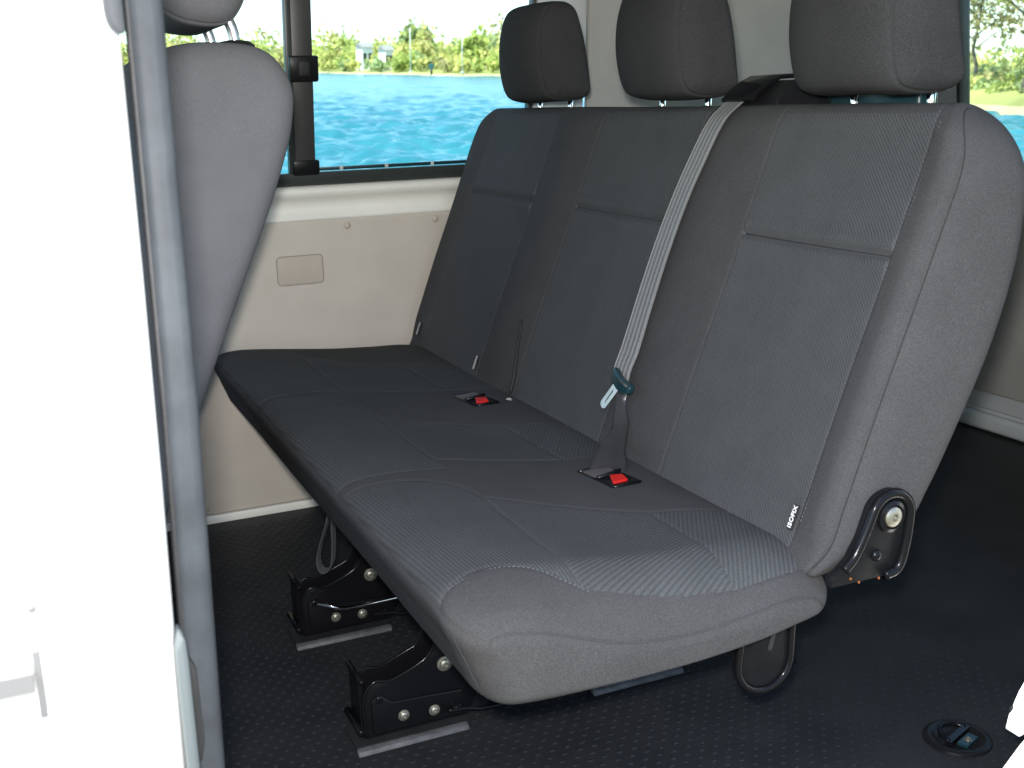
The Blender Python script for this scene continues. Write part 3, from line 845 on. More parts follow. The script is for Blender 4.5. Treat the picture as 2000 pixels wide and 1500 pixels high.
def cush_region(c, fi):
    if c.z > top_z(c.x) - cush_drop(c.x, c.y) - 0.018 and c.x > 0.0135 and c.x < 0.505 and c.y > CY0 + 0.01:
        return cush_region_xy(c.x, c.y)
    return 'cover'
def mk_c(k, vs, fs):
    if k == 'cover': return mesh('cushion', vs, fs, M['plain'], bench)
    return mesh(k[0], vs, fs, {'front_panel': M['front_rib'], 'insert_panel': M['seat_rib'], 'rear_panel': M['rear_rib']}[k[0]], None)
parts = split_mesh(V, F, cush_region, mk_c)
cushion = parts['cover']
for k, o in parts.items():
    if k != 'cover': attach(o, cushion)
seam_line(cush_edge, 'piping', 0.0013, M['plain'], cushion, lambda p: p.x, (0, -0.0008, 0.0002))
seam_line(cush_corner, 'piping', 0.0006, M['plain'], cushion, lambda p: -p.z, (-0.0001, 0, 0))
def cush_pt(x, y, off=0.0): return Vector((x, y, top_z(x) - cush_drop(x, y) + off))
stitch([cush_pt(x, bol_y(x) - 0.005, 0.0015) for x in (0.03, 0.05, 0.08, 0.11, 0.14, 0.17, 0.19)], cushion)

# ---- buckles sunk in the gaps between the seats
def buckle(name, x, y, ang, w=0.088, d=0.050):
    z0 = top_z(x) - 0.0015
    Mx = Matrix.Translation((x, y, z0)) @ Matrix.Rotation(R(ang), 4, 'Z') @ Matrix.Rotation(R(2), 4, 'Y')
    b = box(name, (-d / 2, -w / 2, -0.004), (d / 2, w / 2, 0.003), M['black_plastic'], bench, 0.0025, 2, Mx)
    # frame rim
    for a0, a1 in (((-d / 2, -w / 2), (d / 2, -w / 2)), ((d / 2, -w / 2), (d / 2, w / 2)), ((d / 2, w / 2), (-d / 2, w / 2)), ((-d / 2, w / 2), (-d / 2, -w / 2))):
        tube('rim', [Mx @ Vector((a0[0], a0[1], 0.003)), Mx @ Vector((a1[0], a1[1], 0.003))], 0.0022, M['black_gloss'], b, 6)
    def wedge(nm, pts, h0, h1, mat):
        bm = bmesh.new(); k = len(pts)
        v0 = [bm.verts.new(Mx @ Vector((p[0], p[1], 0.002))) for p in pts]; v1 = [bm.verts.new(Mx @ Vector((p[0], p[1], h0 + (h1 - h0) * i / (k - 1)))) for i, p in enumerate(pts)]
        bm.faces.new(v0); bm.faces.new(v1)
        for i in range(k): bm.faces.new((v0[i], v0[(i + 1) % k], v1[(i + 1) % k], v1[i]))
        bmesh.ops.recalc_face_normals(bm, faces=bm.faces); bevel_all(bm, 0.0008, 1)
        return from_bm(nm, bm, mat, b)
    wedge('red_button', [(-d * .30, -w * .36), (d * .22, -w * .36), (d * .34, -w * .12), (-d * .08, -w * .08)], 0.0055, 0.0085, M['red'])
    wedge('buckle_cap', [(-d * .42, w * .42), (-d * .42, -w * .02), (-d * .22, w * .05), (d * .40, w * .10), (d * .40, w * .42)], 0.005, 0.007, M['buckle_grey'])
    tube('divider', [Mx @ Vector((-d * .44, -w * .02, 0.005)), Mx @ Vector((d * .44, w * .02, 0.009))], 0.003, M['black_plastic'], b, 6)
    return b
buckle('buckle_recess', 0.398, 0.882, 8)
buckle('buckle_recess', 0.400, 0.366, 8)
lathe('anchor_eye', [(0.009, 0), (0.009, 0.004), (0.006, 0.008), (0.0002, 0.008)], (0.462, 0.868, 0.398), (-0.3, -0.3, 1), M['chrome'], bench, 14)

# ---- headrests
HP = [(.712, .950), (.686, .962), (.671, 1.000), (.666, 1.050), (.672, 1.100), (.690, 1.138), (.722, 1.150), (.756, 1.146), (.776, 1.108), (.790, 1.045), (.797, .990), (.792, .956), (.755, .947)]
def headrest(yc, py0):
    hw = 0.133; lo, hi = yc - hw, yc + hw
    def warp(x, y, z):
        t = (z - 0.95) / 0.195
        u = (y - yc) / hw
        # narrower towards the top, and the front face curves back towards its sides
        w = 1 - 0.13 * max(0, t - 0.35) ** 1.6 - 0.03 * (1 - t) ** 3
        fx = (0.795 - x) / 0.125
        return (x - 0.015 + 0.030 * abs(u) ** 3.0 * max(0, fx), yc + (y - yc) * w * (1 - 0.10 * max(0, fx) * abs(u) ** 2), z - 0.011 * abs(u) ** 4 * t + 0.007 * abs(u) ** 5 * (1 - t))
    def disp(x, y, z, n, t):
        o = 0.0
        for s in (lo + 0.024, hi - 0.024): o -= 0.0028 * math.exp(-((y - s) / 0.0028) ** 2)
        o += 0.0015 * math.sin(20 * y) * math.sin(22 * z)
        return o
    ys = stations(lo, hi, 0.036, [lo + 0.024, hi - 0.024], base=0.008)
    V, F, _, _ = loft(HP, 140, ys, lo, hi, 0.036, warp, disp)
    h = mesh('headrest', V, F, M['head'], bench)
    for s in (-1, 1):
        py = py0 + s * 0.074
        tube('post', [(0.752, py, 0.90), (0.755, py, 0.975)], 0.0058, M['chrome'], h, 14)
        lathe('post_collar', [(0.012, -0.012), (0.012, 0.002), (0.009, 0.006), (0.0065, 0.007), (0.0002, 0.007)], (0.752, py, 0.929), (0.05, 0, 1), M['black_plastic'], h, 16)
    return h
for yc, py0 in ((0.222, 0.205), (0.716, 0.722), (1.240, 1.240)): headrest(yc, py0)

# ---- belt reel housing on top of the backrest
prism('belt_reel_housing', [(0.715, 0.925), (0.722, 0.945), (0.748, 0.972), (0.815, 0.974), (0.835, 0.955), (0.838, 0.60), (0.800, 0.60), (0.790, 0.90)], 1, 0.415, 0.545, M['black_plastic'], bench, 0.006, 3)
prism('reel_guide', [(0.701, 0.9455), (0.716, 0.9595), (0.736, 0.9725), (0.757, 0.9815), (0.800, 0.9835), (0.800, 0.9765), (0.757, 0.9745), (0.737, 0.9655), (0.718, 0.9525), (0.705, 0.9410)], 1, 0.452, 0.534, M['black_gloss'], bench, 0.0015, 2)
prism('reel_side_cover', [(0.812, 0.90), (0.812, 0.955), (0.826, 0.964), (0.850, 0.958), (0.850, 0.70), (0.82, 0.70)], 1, 0.215, 0.405, M['teal_dark'], bench, 0.006, 3)

# ---- hinge plates at the near end
def stadium(cx0, cz0, r0, cx1, cz1, r1, k=12):
    d = math.atan2(cz0 - cz1, cx0 - cx1); pts = []
    for i in range(k + 1): a = d - math.pi / 2 + math.pi * i / k; pts.append((cx0 + r0 * math.cos(a), cz0 + r0 * math.sin(a)))
    for i in range(k + 1): a = d + math.pi / 2 + math.pi * i / k; pts.append((cx1 + r1 * math.cos(a), cz1 + r1 * math.sin(a)))
    return pts
arcp = [(0.5715 + 0.034 * math.cos(R(a)), 0.4500 + 0.034 * math.sin(R(a))) for a in range(-8, 172, 10)]
hpoly = arcp + [(0.527, 0.428), (0.514, 0.405), (0.500, 0.392), (0.486, 0.385), (0.486, 0.372), (0.568, 0.372), (0.588, 0.382)]
hp = prism('hinge_plate', hpoly, 1, -0.032, -0.018, M['hinge_black'], bench, 0.003, 2)
rim = [(0.566, 0.374), (0.586, 0.380), (0.597, 0.412)] + [(0.5715 + 0.0300 * math.cos(R(a)), 0.4500 + 0.0300 * math.sin(R(a))) for a in range(-6, 170, 8)] + [(0.530, 0.430), (0.517, 0.407), (0.503, 0.393)]
tube('plate_rim', spline([(x, -0.0335, z) for x, z in rim], 70), 0.0068, M['black_gloss'], hp, 12)
lathe('boss', [(0.021, 0), (0.020, 0.004), (0.0155, 0.006), (0.014, 0.003), (0.0002, 0.003)], (0.5705, -0.034, 0.4515), (0, -1, 0), M['black_gloss'], hp, 24)
lathe('bolt', [(0.0125, 0), (0.0125, 0.004), (0.0095, 0.0062), (0.0045, 0.0065), (0.0040, 0.003), (0.0002, 0.003)], (0.5705, -0.036, 0.4515), (0, -1, 0), M['zinc'], hp, 20)
lathe('rivet', [(0.008, 0), (0.007, 0.003), (0.004, 0.0055), (0.0002, 0.006)], (0.551, -0.034, 0.404), (0, -1, 0), M['black_gloss'], hp, 16)
for (x, z) in ((0.512, 0.3815), (0.525, 0.3745), (0.556, 0.3735)): lathe('foot_glint', [(0.0019, 0), (0.0018, 0.001), (0.0002, 0.0013)], (x, -0.0345, z), (0, -1, 0), simple('orange glint', (0.35, 0.12, 0.04), 0.4, 0.8), bench, 8)  # tiny discs coloured to imitate orange reflections along the plate's foot
ft = prism('release_bracket', stadium(0.455, 0.330, 0.040, 0.449, 0.250, 0.043), 1, 0.046, 0.058, M['hinge_black'], bench, 0.003, 2)
tube('bracket_rim', [(x, 0.0455, z) for x, z in stadium(0.455, 0.330, 0.0375, 0.449, 0.250, 0.0405)], 0.0055, M['black_gloss'], ft, 10, True)
prism('bracket_slot', stadium(0.463, 0.287, 0.0035, 0.457, 0.266, 0.0035, 6), 1, 0.0445, 0.050, M['black_matt'], ft, 0.0005, 1)

# ---- legs
def leg(y):
    # one leg: two side plates on a floor shoe, cross pins, bolts
    plate = [(0.038, 0.016), (0.036, 0.085), (0.046, 0.102), (0.058, 0.109), (0.078, 0.105), (0.136, 0.127), (0.152, 0.150), (0.165, 0.225), (0.185, 0.300), (0.315, 0.300), (0.255, 0.150), (0.225, 0.060), (0.205, 0.016)]
    l = prism('leg', plate, 1, y - 0.002, y + 0.003, M['black_gloss'], bench, 0.0015, 2)
    prism('side_plate', plate, 1, y + 0.046, y + 0.051, M['black_gloss'], l, 0.0015, 2)
    tube('plate_flange', spline([(0.037, y - 0.003, 0.020), (0.036, y - 0.003, 0.085), (0.046, y - 0.003, 0.102), (0.058, y - 0.003, 0.109), (0.078, y - 0.003, 0.105), (0.136, y - 0.003, 0.127), (0.152, y - 0.003, 0.150), (0.165, y - 0.003, 0.225)], 50), 0.0030, M['black_gloss'], l, 8)
    prism('raised_pressing', [(0.048, 0.022), (0.047, 0.078), (0.062, 0.086), (0.080, 0.070), (0.195, 0.062), (0.195, 0.022)], 1, y - 0.0055, y - 0.001, M['black_gloss'], l, 0.003, 2)
    box('front_web', (0.030, y - 0.001, 0.02), (0.036, y + 0.05, 0.112), M['black_gloss'], l, 0.002)
    for (x, z) in ((0.097, 0.043), (0.147, 0.039)): bolt('bolt', (x, y - 0.005, z), (0, -1, 0), 0.0062, M['zinc'], l)
    bolt('bolt', (0.168, y - 0.002, 0.112), (0, -1, 0), 0.0085, M['zinc'], l)
    bolt('hook_pin', (0.060, y - 0.002, 0.078), (0, -1, 0), 0.0060, M['black_gloss'], l)
    tube('floor_pin', [(0.026, y - 0.016, 0.036), (0.026, y + 0.062, 0.036)], 0.0055, M['black_gloss'], l, 12)
    tube('latch_pin', [(0.033, y - 0.012, 0.116), (0.033, y + 0.06, 0.116)], 0.0045, M['black_gloss'], l, 12)
    lathe('rear_pin', [(0.010, 0), (0.010, 0.010), (0.006, 0.014), (0.0002, 0.015)], (0.183, y - 0.002, 0.034), (0, -1, 0), M['black_gloss'], l, 14)
    tube('latch_rod', spline([(0.165, y - 0.016, 0.038), (0.20, y - 0.018, 0.035), (0.215, y - 0.018, 0.030), (0.26, y - 0.016, 0.026), (0.30, y - 0.016, 0.03)], 24), 0.0034, M['black_gloss'], l, 8)
    # floor shoes: one ahead, one behind
    for x0, x1 in ((0.020, 0.196), (0.420, 0.590)):
        sh_ = prism('floor_shoe', [(y - 0.010, 0.0005), (y - 0.008, 0.0080), (y + 0.062, 0.0080), (y + 0.068, 0.0005)], 0, x0, x1, M['black_matt'], l, 0.002, 2)
        prism('shoe_lip', [(y - 0.024, 0.0006), (y - 0.021, 0.0075), (y - 0.0135, 0.0100), (y - 0.0102, 0.0098), (y - 0.0102, 0.0006)], 0, x0 - 0.002, x1 + 0.002, M['plate_grey'], sh_, 0.002, 2)
    prism('rear_plate', [(0.43, 0.010), (0.44, 0.06), (0.50, 0.30), (0.34, 0.30), (0.40, 0.12)] if False else [(0.432, 0.010), (0.440, 0.055), (0.415, 0.15), (0.36, 0.295), (0.44, 0.295), (0.50, 0.12), (0.575, 0.050), (0.58, 0.010)], 1, y + 0.010, y + 0.016, M['black_gloss'], l, 0.0015, 2)
    return l
l2 = leg(0.478); l1 = leg(0.862)
tube('lever', spline([(0.060, 0.856, 0.078), (0.085, 0.840, 0.074), (0.105, 0.836, 0.068), (0.135, 0.836, 0.066), (0.175, 0.836, 0.066), (0.23, 0.838, 0.066)], 30), 0.0034, M['chrome'], l1, 10)
for x, z in ((0.12, 0.285), (0.40, 0.288)): tube('cross_tube', [(x, 0.05, z), (x, 1.48, z)], 0.014, M['black_gloss'], bench, 14)
box('pan', (0.11, 0.05, 0.293), (0.48, 1.48, 0.307), M['black_matt'], bench, 0.003)
# pull loop hanging from the seat pan
lp = spline([(0.105, 0.860, 0.285), (0.096, 0.858, 0.235), (0.078, 0.858, 0.185), (0.073, 0.858, 0.158), (0.080, 0.858, 0.137), (0.095, 0.858, 0.142), (0.102, 0.858, 0.175), (0.104, 0.858, 0.220), (0.108, 0.858, 0.285)], 60)
def ribbon(name, pts, widths, normals, th, mat, parent, attr=True):
    """strip of webbing: centre line, width vector and normal per point, with real thickness"""
    vs, fs, at = [], [], []; K = 9
    for p, w, nrm in zip(pts, widths, normals):
        for side in (1, -1):
            for i in range(K):
                u = i / (K - 1) - 0.5
                vs.append(Vector(p) + Vector(w) * u + Vector(nrm) * th * 0.5 * side); at.append(u)
    S = 2 * K
    for j in range(len(pts) - 1):
        for i in range(K - 1):
            a = j * S + i; fs.append((a, a + 1, a + S + 1, a + S))
            b = j * S + K + i; fs.append((b + 1, b, b + S, b + S + 1))
        for i in (0, K - 1):
            fs.append((j * S + i, (j + 1) * S + i, (j + 1) * S + K + i, j * S + K + i))
    return mesh(name, vs, fs, mat, parent, True, ('across', at) if attr else None)
nrm = []
for i in range(len(lp)):
    t = (lp[min(i + 1, 59)] - lp[max(i - 1, 0)]).normalized(); nrm.append(t.cross(Vector((0, 1, 0))))
ribbon('pull_loop', lp, [Vector((0.0105, 0.012, 0.004))] * 60, nrm, 0.0016, M['strap'], bench)

# ---- lap and shoulder belt, with its tongue
belt = empty('seat_belt', (0.42, 0.40, 0.41), 'grey seat belt webbing with metal tongue hanging down the middle of the bench', 'seat belt')
ctrl = [((0.752, 0.490, 0.9695), (0.0, 0.046, 0)), ((0.728, 0.494, 0.958), (0.0, 0.046, 0)), ((0.704, 0.500, 0.941), (0, 0.046, 0)),
        (back_pt(0.506, 0.910, 0.013), (0, 0.046, 0.0)), (back_pt(0.524, 0.845, 0.014), (-.003, 0.046, -.002)), (back_pt(0.535, 0.78, 0.0145), (-.003, 0.046, -.003)),
        (back_pt(0.537, 0.70, 0.016), (-.003, 0.046, 0)), (back_pt(0.532, 0.62, 0.018), (-.004, 0.045, 0.002)), (back_pt(0.524, 0.55, 0.021), (-.006, 0.044, 0.002)), (back_pt(0.521, 0.515, 0.024), (-.007, 0.040, 0.002)),
        (back_pt(0.500, 0.49, 0.027), (-.010, 0.018, 0.002)), (back_pt(0.488, 0.470, 0.028), (-.018, 0.004, 0.002)), (back_pt(0.466, 0.440, 0.030), (-.030, 0.000, 0.004)),
        ((0.446, 0.436, 0.432), (-.038, 0.008, 0.008)), ((0.424, 0.404, 0.418), (-.042, 0.026, 0.012)), ((0.404, 0.380, 0.405), (-.044, 0.030, 0.010))]
NB = 150
cl = spline([c[0] for c in ctrl], NB)
# width vectors follow the control points by nearest parameter
def arc(pts):
    L = [0]
    for i in range(1, len(pts)): L.append(L[-1] + (Vector(pts[i]) - Vector(pts[i - 1])).length)
    return [a / L[-1] for a in L]
ca = arc([c[0] for c in ctrl]); wv, nv = [], []
for i in range(NB):
    t = i / (NB - 1); j = 0
    while j < len(ca) - 2 and ca[j + 1] < t: j += 1
    f = (t - ca[j]) / (ca[j + 1] - ca[j]); f = f * f * (3 - 2 * f)
    w = Vector(ctrl[j][1]).lerp(Vector(ctrl[j + 1][1]), f); wv.append(w)
    tg_ = cl[min(i + 1, NB - 1)] - cl[max(i - 1, 0)]
    nn = tg_.cross(w); nv.append(nn.normalized())
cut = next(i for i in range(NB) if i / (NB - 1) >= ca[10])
ribbon('webbing', cl[:cut], wv[:cut], nv[:cut], 0.0013, M['webbing'], belt)
ribbon('lower_strip', [p + Vector((0, 0, 0)) for p in cl[cut - 3:]], [w * 1.04 for w in wv[cut - 3:]], nv[cut - 3:], 0.0022, simple('dark satin lower belt', (0.035, 0.034, 0.035), 0.33, 0, 0.5, var=0.15, vscale=60), belt)  # lower end of the belt, a separate darker satin strip
# tongue: plastic head round the webbing and a slotted steel blade
th = back_pt(0.497, 0.501, 0.034)
up = Vector((0.365, 0, 0.931)); nx = Vector((-0.931, 0, 0.365)); sd_ = Vector((0, -1, 0))
def frame_mx(o, ang):
    X = (sd_ * math.cos(ang) + up * math.sin(ang)); Y = (up * math.cos(ang) - sd_ * math.sin(ang)); Z = nx
    return Matrix(((X.x, Y.x, Z.x, o.x), (X.y, Y.y, Z.y, o.y), (X.z, Y.z, Z.z, o.z), (0, 0, 0, 1)))
Mt = frame_mx(th, R(-18))
bm = bmesh.new()
out = [(-0.034, 0.006), (-0.030, 0.012), (-0.012, 0.009), (0.012, 0.010), (0.030, 0.014), (0.036, 0.008), (0.034, -0.002), (0.020, -0.010), (0.002, -0.012), (-0.020, -0.010), (-0.032, -0.002)]
v0 = [bm.verts.new(Mt @ Vector((x, y, -0.005))) for x, y in out]; v1 = [bm.verts.new(Mt @ Vector((x, y, 0.006))) for x, y in out]
bm.faces.new(v0); bm.faces.new(v1)
for i in range(len(out)): bm.faces.new((v0[i], v0[(i + 1) % len(out)], v1[(i + 1) % len(out)], v1[i]))
bmesh.ops.recalc_face_normals(bm, faces=bm.faces); bevel_all(bm, 0.0025, 2)
tong = from_bm('tongue_head', bm, M['teal_dark'], belt)
tube('tongue_slot_bar', [Mt @ Vector((-0.002, 0.004, 0.0075)), Mt @ Vector((0.030, 0.008, 0.0075))], 0.0022, M['plate_grey'], tong, 8)
Mb = frame_mx(back_pt(0.503, 0.494, 0.037), R(-30))
bm = bmesh.new()
outer = rrect(-0.0085, 0.0085, -0.046, 0.004, 0.006, 4); inner = rrect(-0.0030, 0.0030, -0.038, -0.008, 0.0028, 4)
ring = []
for z in (-0.0012, 0.0012):
    ring.append(([bm.verts.new(Mb @ Vector((x, y, z))) for x, y in outer], [bm.verts.new(Mb @ Vector((x, y, z))) for x, y in inner]))
k = len(outer)
for i in range(k):
    j = (i + 1) % k
    (o0, i0), (o1, i1) = ring
    bm.faces.new((o0[i], o0[j], i0[j], i0[i])); bm.faces.new((o1[i], i1[i], i1[j], o1[j]))
    bm.faces.new((o0[i], o1[i], o1[j], o0[j])); bm.faces.new((i0[i], i0[j], i1[j], i1[i]))
from_bm('tongue_blade', bm, simple('brushed steel blade', (0.60, 0.72, 0.72), 0.5, 0.25, var=0.1, vscale=80), belt)

# ================================================================== FRONT SEAT (seen from behind its side)
fs_ = empty('front_seat', (-0.2, 0.9, 0), 'grey cloth front seat reclined beside the door opening, its headrest on chrome posts', 'seat')
FP = [(-.014, 1.047), (.026, 1.030), (.050, .985), (.045, .930), (.030, .880), (.002, .808), (-.081, .622), (-.150, .461), (-.205, .330), (-.260, .250), (-.330, .270), (-.345, .360), (-.300, .500), (-.230, .680), (-.175, .860), (-.185, .960), (-.170, 1.015), (-.110, 1.046)]
def fs_disp(x, y, z, n, t): return -0.003 * math.exp(-((y - 0.70) / 0.004) ** 2) + 0.002 * math.sin(9 * y) * math.sin(8 * z)
def fs_warp(x, y, z):
    d = min(y - 0.665, 1.145 - y); s = 1 if y < 0.9 else -1
    w = max(0, (0.2 - d) / 0.2) ** 2.2
    sh = 0
    if z > 0.90: sh = 0.03 * ((z - 0.90) / 0.14) ** 2
    return (x, y + s * w * sh, z)
V, F, _, _ = loft(FP, 160, stations(0.665, 1.145, 0.035, [0.70, 1.11], base=0.012), 0.665, 1.145, 0.035, fs_warp, fs_disp)
mesh('backrest', V, F, M['front_seat'], fs_)
CPF = [(-.30, .30), (-.28, .36), (-.34, .40), (-.55, .42), (-.74, .43), (-.80, .40), (-.79, .34), (-.70, .30), (-.50, .28)]
V, F, _, _ = loft(CPF, 80, stations(0.665, 1.145, 0.05, [], base=0.03), 0.665, 1.145, 0.05, lambda x, y, z: (x, y, z), lambda *a: 0.0)
mesh('cushion', V, F, M['front_seat'], fs_)
box('pedestal', (-0.74, 0.70, 0.001), (-0.36, 1.11, 0.31), M['black_plastic'], fs_, 0.02, 3)
HF = [(-.060, 1.076), (-.105, 1.088), (-.150, 1.13), (-.150, 1.20), (-.115, 1.27), (-.060, 1.285), (-.015, 1.25), (.010, 1.18), (.012, 1.125), (-.005, 1.092), (-.025, 1.078)]
def hf_disp(x, y, z, n, t):
    return -0.003 * sum(math.exp(-((y - s) / 0.003) ** 2) for s in (0.785, 1.025))
V, F, _, _ = loft(HF, 90, stations(0.755, 1.055, 0.05, [0.785, 1.025], base=0.012), 0.755, 1.055, 0.05, lambda x, y, z: (x, y, z), hf_disp)
hd_ = mesh('headrest', V, F, M['front_seat'], fs_)
for py in (0.80, 1.00):
    tube('post', spline([(-.010, py, 1.02), (-.0105, py, 1.060), (-.016, py, 1.082), (-.030, py, 1.105)], 14), 0.0088, simple('satin chrome', (0.82, 0.80, 0.82), 0.28, 1.0), hd_, 14)
    lathe('post_collar', [(0.030, 0), (0.030, 0.004), (0.022, 0.010), (0.010, 0.012), (0.0065, 0.012), (0.0002, 0.012)], (-.010, py, 1.0445), (0, 0, 1), M['black_matt'], hd_, 20)

# ================================================================== OUTDOORS (the van stands a little tilted on the lake shore)
TILT = (Matrix.Rotation(R(2.19), 4, 'X') @ Matrix.Rotation(R(1.05), 4, 'Y'))
def outdoors(o): o.matrix_world = TILT @ o.matrix_world if False else TILT @ Matrix.LocRotScale(o.location, o.rotation_euler, o.scale); return o
WZ = -1.04
def polar_(a, d): return Vector((CAM_POS.x + d * math.sin(R(a)), CAM_POS.y + d * math.cos(R(a)), 0))
gr = mesh('ground', [(-60, -80, -0.56), (60, -80, -0.56), (60, 6.5, -0.56), (-60, 6.5, -0.56), (60, 9.0, -1.2), (-60, 9.0, -1.2)], [(0, 1, 2, 3), (3, 2, 4, 5)], M['ground'], None, False)
tag(gr, kind='structure'); outdoors(gr)
vs, fs = [], []
NA, rr = 520, []
d = 7.0
while d < 520: rr.append(d); d += max(0.16, d * d / 7200.0)
for d in rr:                                             # wind waves as real relief, finer near the van
    g1 = 1 / (1 + (d / 45) ** 2); g2 = 1 / (1 + (d / 130) ** 2)
    for i in range(NA):
        p = polar_(-28 + 90 * i / (NA - 1), d)
        h = 0.12 / (1 + (d / 60) ** 2) * mnoise.noise((p.x * 2.6, p.y * 3.4, 7.7)) + 0.19 / (1 + (d / 80) ** 2) * mnoise.noise((p.x * 1.1, p.y * 1.7, 0.3)) + 0.24 * g2 * mnoise.noise((p.x * 0.36, p.y * 0.6, 4.1)) + 0.34 * (1 - g2) * mnoise.noise((p.x * 0.10, p.y * 0.16, 9.7))
        vs.append((p.x, p.y, WZ + h))
for j in range(len(rr) - 1):
    for i in range(NA - 1): fs.append((j * NA + i, j * NA + i + 1, (j + 1) * NA + i + 1, (j + 1) * NA + i))
b0 = len(vs)
vs += [(-1500, 5, WZ - 0.45), (1500, 5, WZ - 0.45), (1500, 1500, WZ - 0.45), (-1500, 1500, WZ - 0.45)]; fs.append((b0, b0 + 1, b0 + 2, b0 + 3))
lk = mesh('lake', vs, fs, M['water'], None, True)
tag(lk, kind='structure'); outdoors(lk)
# far shore: distance of the waterline by compass angle from the camera
SH = [(-60, 500), (-20, 430), (0, 350), (10, 320), (14.6, 300), (19.2, 250), (23.9, 216), (30, 150), (38, 95), (45.4, 60), (48, 56), (56, 50), (75, 48)]
def shore_d(a):
    for (a0, d0), (a1, d1) in zip(SH, SH[1:]):
        if a <= a1: return d0 + (d1 - d0) * (a - a0) / (a1 - a0)
    return SH[-1][1]
def polar(a, d, z=0.0): return Vector((CAM_POS.x + d * math.sin(R(a)), CAM_POS.y + d * math.cos(R(a)), z))
vs, fs = [], []
AN = [-60 + 135 * i / 120 for i in range(121)]
for a in AN:
    d = shore_d(a)
    for dd, z in ((-0.5, WZ - 0.2), (1.2, WZ + 0.35), (8, WZ + 0.7), (60, WZ + 2.0), (900, WZ + 6)): vs.append(polar(a, d + dd * (0.25 if (d < 70 and dd < 100) else 1), z))
for j in range(120):
    for i in range(4): fs.append((j * 5 + i, j * 5 + i + 1, j * 5 + 5 + i + 1, j * 5 + 5 + i))
shore = mesh('shore', vs, fs, [M['sand'], M['grass']], None, True)
for i, p in enumerate(shore.data.polygons): p.material_index = 0 if i % 4 == 0 else 1
tag(shore, kind='structure'); outdoors(shore)

def clump(vs, fs, mi, c, r, n, size, m, flat=0.8):
    for _ in range(n):
        while True:
            q = Vector((random.uniform(-1, 1), random.uniform(-1, 1), random.uniform(-1, 1)))
            if q.length < 1: break
        q = q * (0.55 + 0.45 * random.random()) ; p = c + Vector((q.x * r, q.y * r, q.z * r * flat))
        s = size * random.uniform(0.6, 1.3)
        a = Vector((random.gauss(0, 1), random.gauss(0, 1), random.gauss(0, 1))).normalized(); b = a.cross(Vector((random.gauss(0, 1), random.gauss(0, 1), random.gauss(0, 1)))).normalized()
        k = len(vs); vs += [p - a * s, p + b * s * 0.6, p + a * s, p - b * s * 0.6]; fs.append((k, k + 1, k + 2, k + 3)); mi.append(m)
LM = [M['leaf_yellow'], M['leaf_lime'], M['leaf_green'], M['leaf_brown']]
vs, fs, mi = [], [], []
for i in range(900):
    a = random.uniform(-26, 31); d = shore_d(a); back = random.random()
    dist = d + 3 + back * 45; h = 3.0 + 7.6 * back * random.uniform(0.6, 1.2)
    h *= 1 + 0.35 * math.sin(a * 1.7) * back
    r = random.uniform(1.6, 3.6) * (0.8 + back * 0.6)
    m = random.choices([0, 1, 2, 3], [5, 4, 0.7, 1.6])[0]
    clump(vs, fs, mi, polar(a, dist, WZ + 0.5 + back * 1.2 + h * 0.5), r, 46, 0.75, m, max(0.5, h / (2 * r) * 1.1))
bush = mesh('shoreline_bushes', vs, fs, LM, None, False)
for p, m in zip(bush.data.polygons, mi): p.material_index = m
tag(bush, 'yellow green bushes and scrub along the far shore of the lake', 'bushes', None, 'stuff'); outdoors(bush)
vs, fs, mi = [], [], []
for i in range(260):
    a = random.uniform(36, 66); d = shore_d(a); back = random.random()
    m = random.choices([0, 1, 2, 3], [2.5, 3, 3.5, 1.2])[0]; h = 0.8 + 2.6 * back * random.uniform(0.5, 1.2)
    clump(vs, fs, mi, polar(a, d + 3.5 + back * 16, WZ + 0.5 + h * 0.6), random.uniform(0.8, 1.7), 70, 0.20, m, max(0.6, h / 3))
bush2 = mesh('bank_scrub', vs, fs, LM, None, False)
for p, m in zip(bush2.data.polygons, mi): p.material_index = m
tag(bush2, 'mixed green scrub on the bank seen through the rear window', 'scrub', None, 'stuff'); outdoors(bush2)

def tree(name, a, d, H, cr_, m, label, nl=900, ls=0.22, trunk=0.16, tall=0.75, group=None):
    base = polar(a, d, WZ + 0.6); t = empty(name, base, label, 'tree', group)
    seg = [(base + Vector((0.15 * math.sin(k * 1.3), 0.1 * math.cos(k * 2.1), H * 0.8 * k / 7))) for k in range(8)]
    seg[0] = base
    tube('trunk', seg, [trunk * (1 - 0.11 * k) for k in range(8)], M['bark'], t, 8)
    vs, fs, mi = [], [], []
    for k in range(9):
        th = k * 2.4; z0 = H * (0.35 + 0.05 * k); p0 = base + Vector((0, 0, z0)); p1 = p0 + Vector((math.cos(th) * cr_ * 0.75, math.sin(th) * cr_ * 0.75, H * 0.16))
        tube('limb', [p0, p0.lerp(p1, 0.5) + Vector((0, 0, 0.1)), p1], [trunk * 0.4, trunk * 0.28, trunk * 0.1], M['bark'], t, 6)
        clump(vs, fs, mi, p1, cr_ * 0.45, nl // 14, ls, m)
    for k in range(5): clump(vs, fs, mi, base + Vector((random.uniform(-.35, .35) * cr_, random.uniform(-.35, .35) * cr_, H * (0.55 + 0.1 * k))), cr_ * 0.5, nl // 14, ls, m, tall)
    c = mesh('crown', vs, fs, LM[m], t, False); c['kind'] = 'stuff'
    outdoors_root(t)
    return t
def outdoors_root(t):
    kids = [c for c in t.children]
    L0 = Matrix.Translation(t.location)
    t.matrix_world = TILT @ L0
    for c in kids: c.matrix_parent_inverse = L0.inverted()
tree('round_tree', 19.5, 290, 10.4, 4.2, 2, 'dark green round tree rising above the far shore scrub', 1300, 0.7, 0.35)
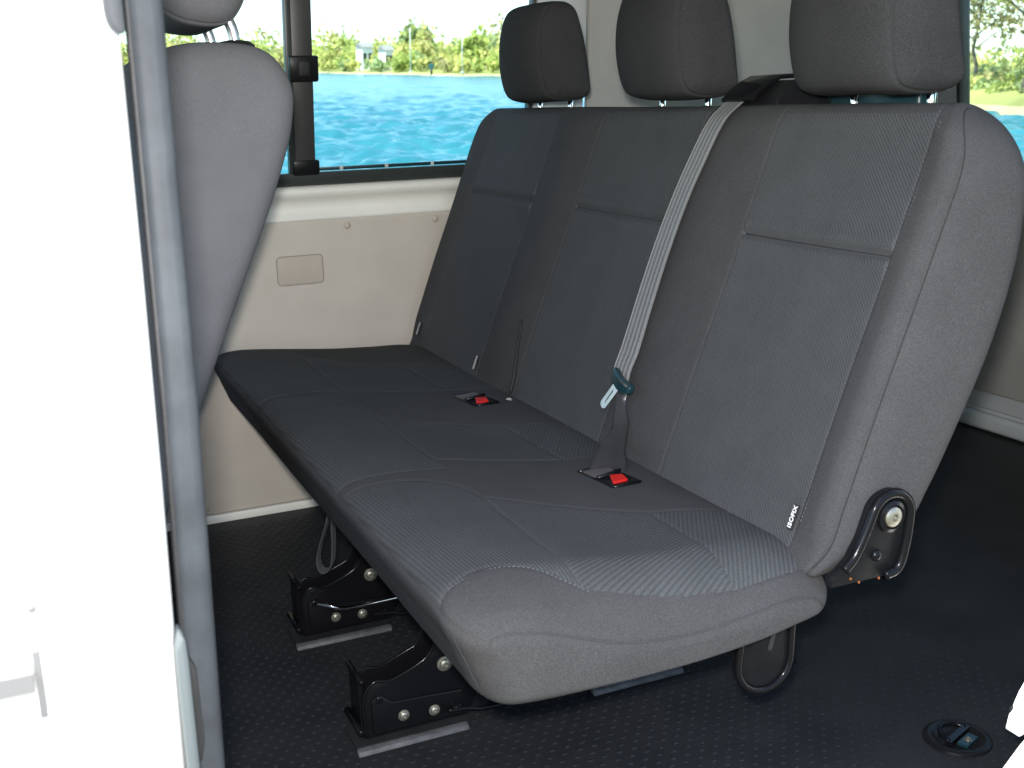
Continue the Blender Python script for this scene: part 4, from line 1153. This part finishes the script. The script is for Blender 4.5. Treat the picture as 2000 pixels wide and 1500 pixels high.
tree('bushy_tree', 22.2, 250, 7.0, 3.6, 1, 'lime green bushy tree just right of the round dark tree', 900, 0.7, 0.3)
tree('lake_tree', 47.6, 60.5, 9.0, 2.6, 0, 'slender tree with pale trunk and yellow leaves in the rear window', 1500, 0.16, 0.16, group='trees on the bank seen through the rear window')
tree('lake_tree', 45.5, 66, 6.8, 2.6, 3, 'brown budding tree beside the rear window edge', 1700, 0.14, 0.12, group='trees on the bank seen through the rear window')
tree('lake_tree', 50.5, 64, 8.0, 3.0, 2, 'dark green tree furthest along the bank', 1500, 0.18, 0.16, group='trees on the bank seen through the rear window')
def building(a, d, w, h, label):
    p = polar(a, d, WZ + 0.7); t = empty('white_building', p, label, 'building', 'white buildings on the far shore')
    box('wall', (p.x - w / 2, p.y, p.z), (p.x + w / 2, p.y + 5, p.z + h), M['render_white'], t, 0)
    prism('roof', [(p.y - 0.3, p.z + h), (p.y + 2.5, p.z + h + 1.1), (p.y + 5.3, p.z + h)], 0, p.x - w / 2 - 0.3, p.x + w / 2 + 0.3, M['roof_grey'], t, 0)
    for k in (-1, 1): box('window', (p.x + k * w * 0.25 - 0.4, p.y - 0.05, p.z + h * 0.45), (p.x + k * w * 0.25 + 0.4, p.y + 0.02, p.z + h * 0.75), M['frame_dark'], t, 0)
    outdoors_root(t)
building(17.2, 283, 2.6, 5.4, 'small white building among the bushes, farther from the round tree')
building(18.25, 272, 2.0, 4.6, 'small white building among the bushes, next to the round dark tree')
def mast(a, d, h, label):
    p = polar(a, d, WZ + 0.6)
    t = empty('mast', p, label, 'mast', 'pale masts on the far shore')
    tube('pole', [p, p + Vector((0, 0, h * 0.6)), p + Vector((0, 0, h))], [0.10, 0.08, 0.05], M['mast'], t, 8)
    box('base_plate', (p.x - 0.3, p.y - 0.3, p.z), (p.x + 0.3, p.y + 0.3, p.z + 0.2), M['mast'], t, 0.02)
    outdoors_root(t)
mast(19.25, 247, 9.0, 'pale mast standing in front of the round dark tree')
mast(21.75, 232, 7.4, 'pale mast standing in front of the lime green tree')
p = polar(20.25, 243, WZ + 0.45); mk = empty('marker_post', p, 'small blue green marker post at the waterline', 'marker')
tube('post', [p - Vector((0, 0, 0.6)), p + Vector((0, 0, 1.0))], 0.22, M['black_matt'], mk, 8)
box('board', (p.x - 0.38, p.y - 0.12, p.z + 0.9), (p.x + 0.38, p.y + 0.12, p.z + 1.9), M['marker'], mk, 0.03)
outdoors_root(mk)
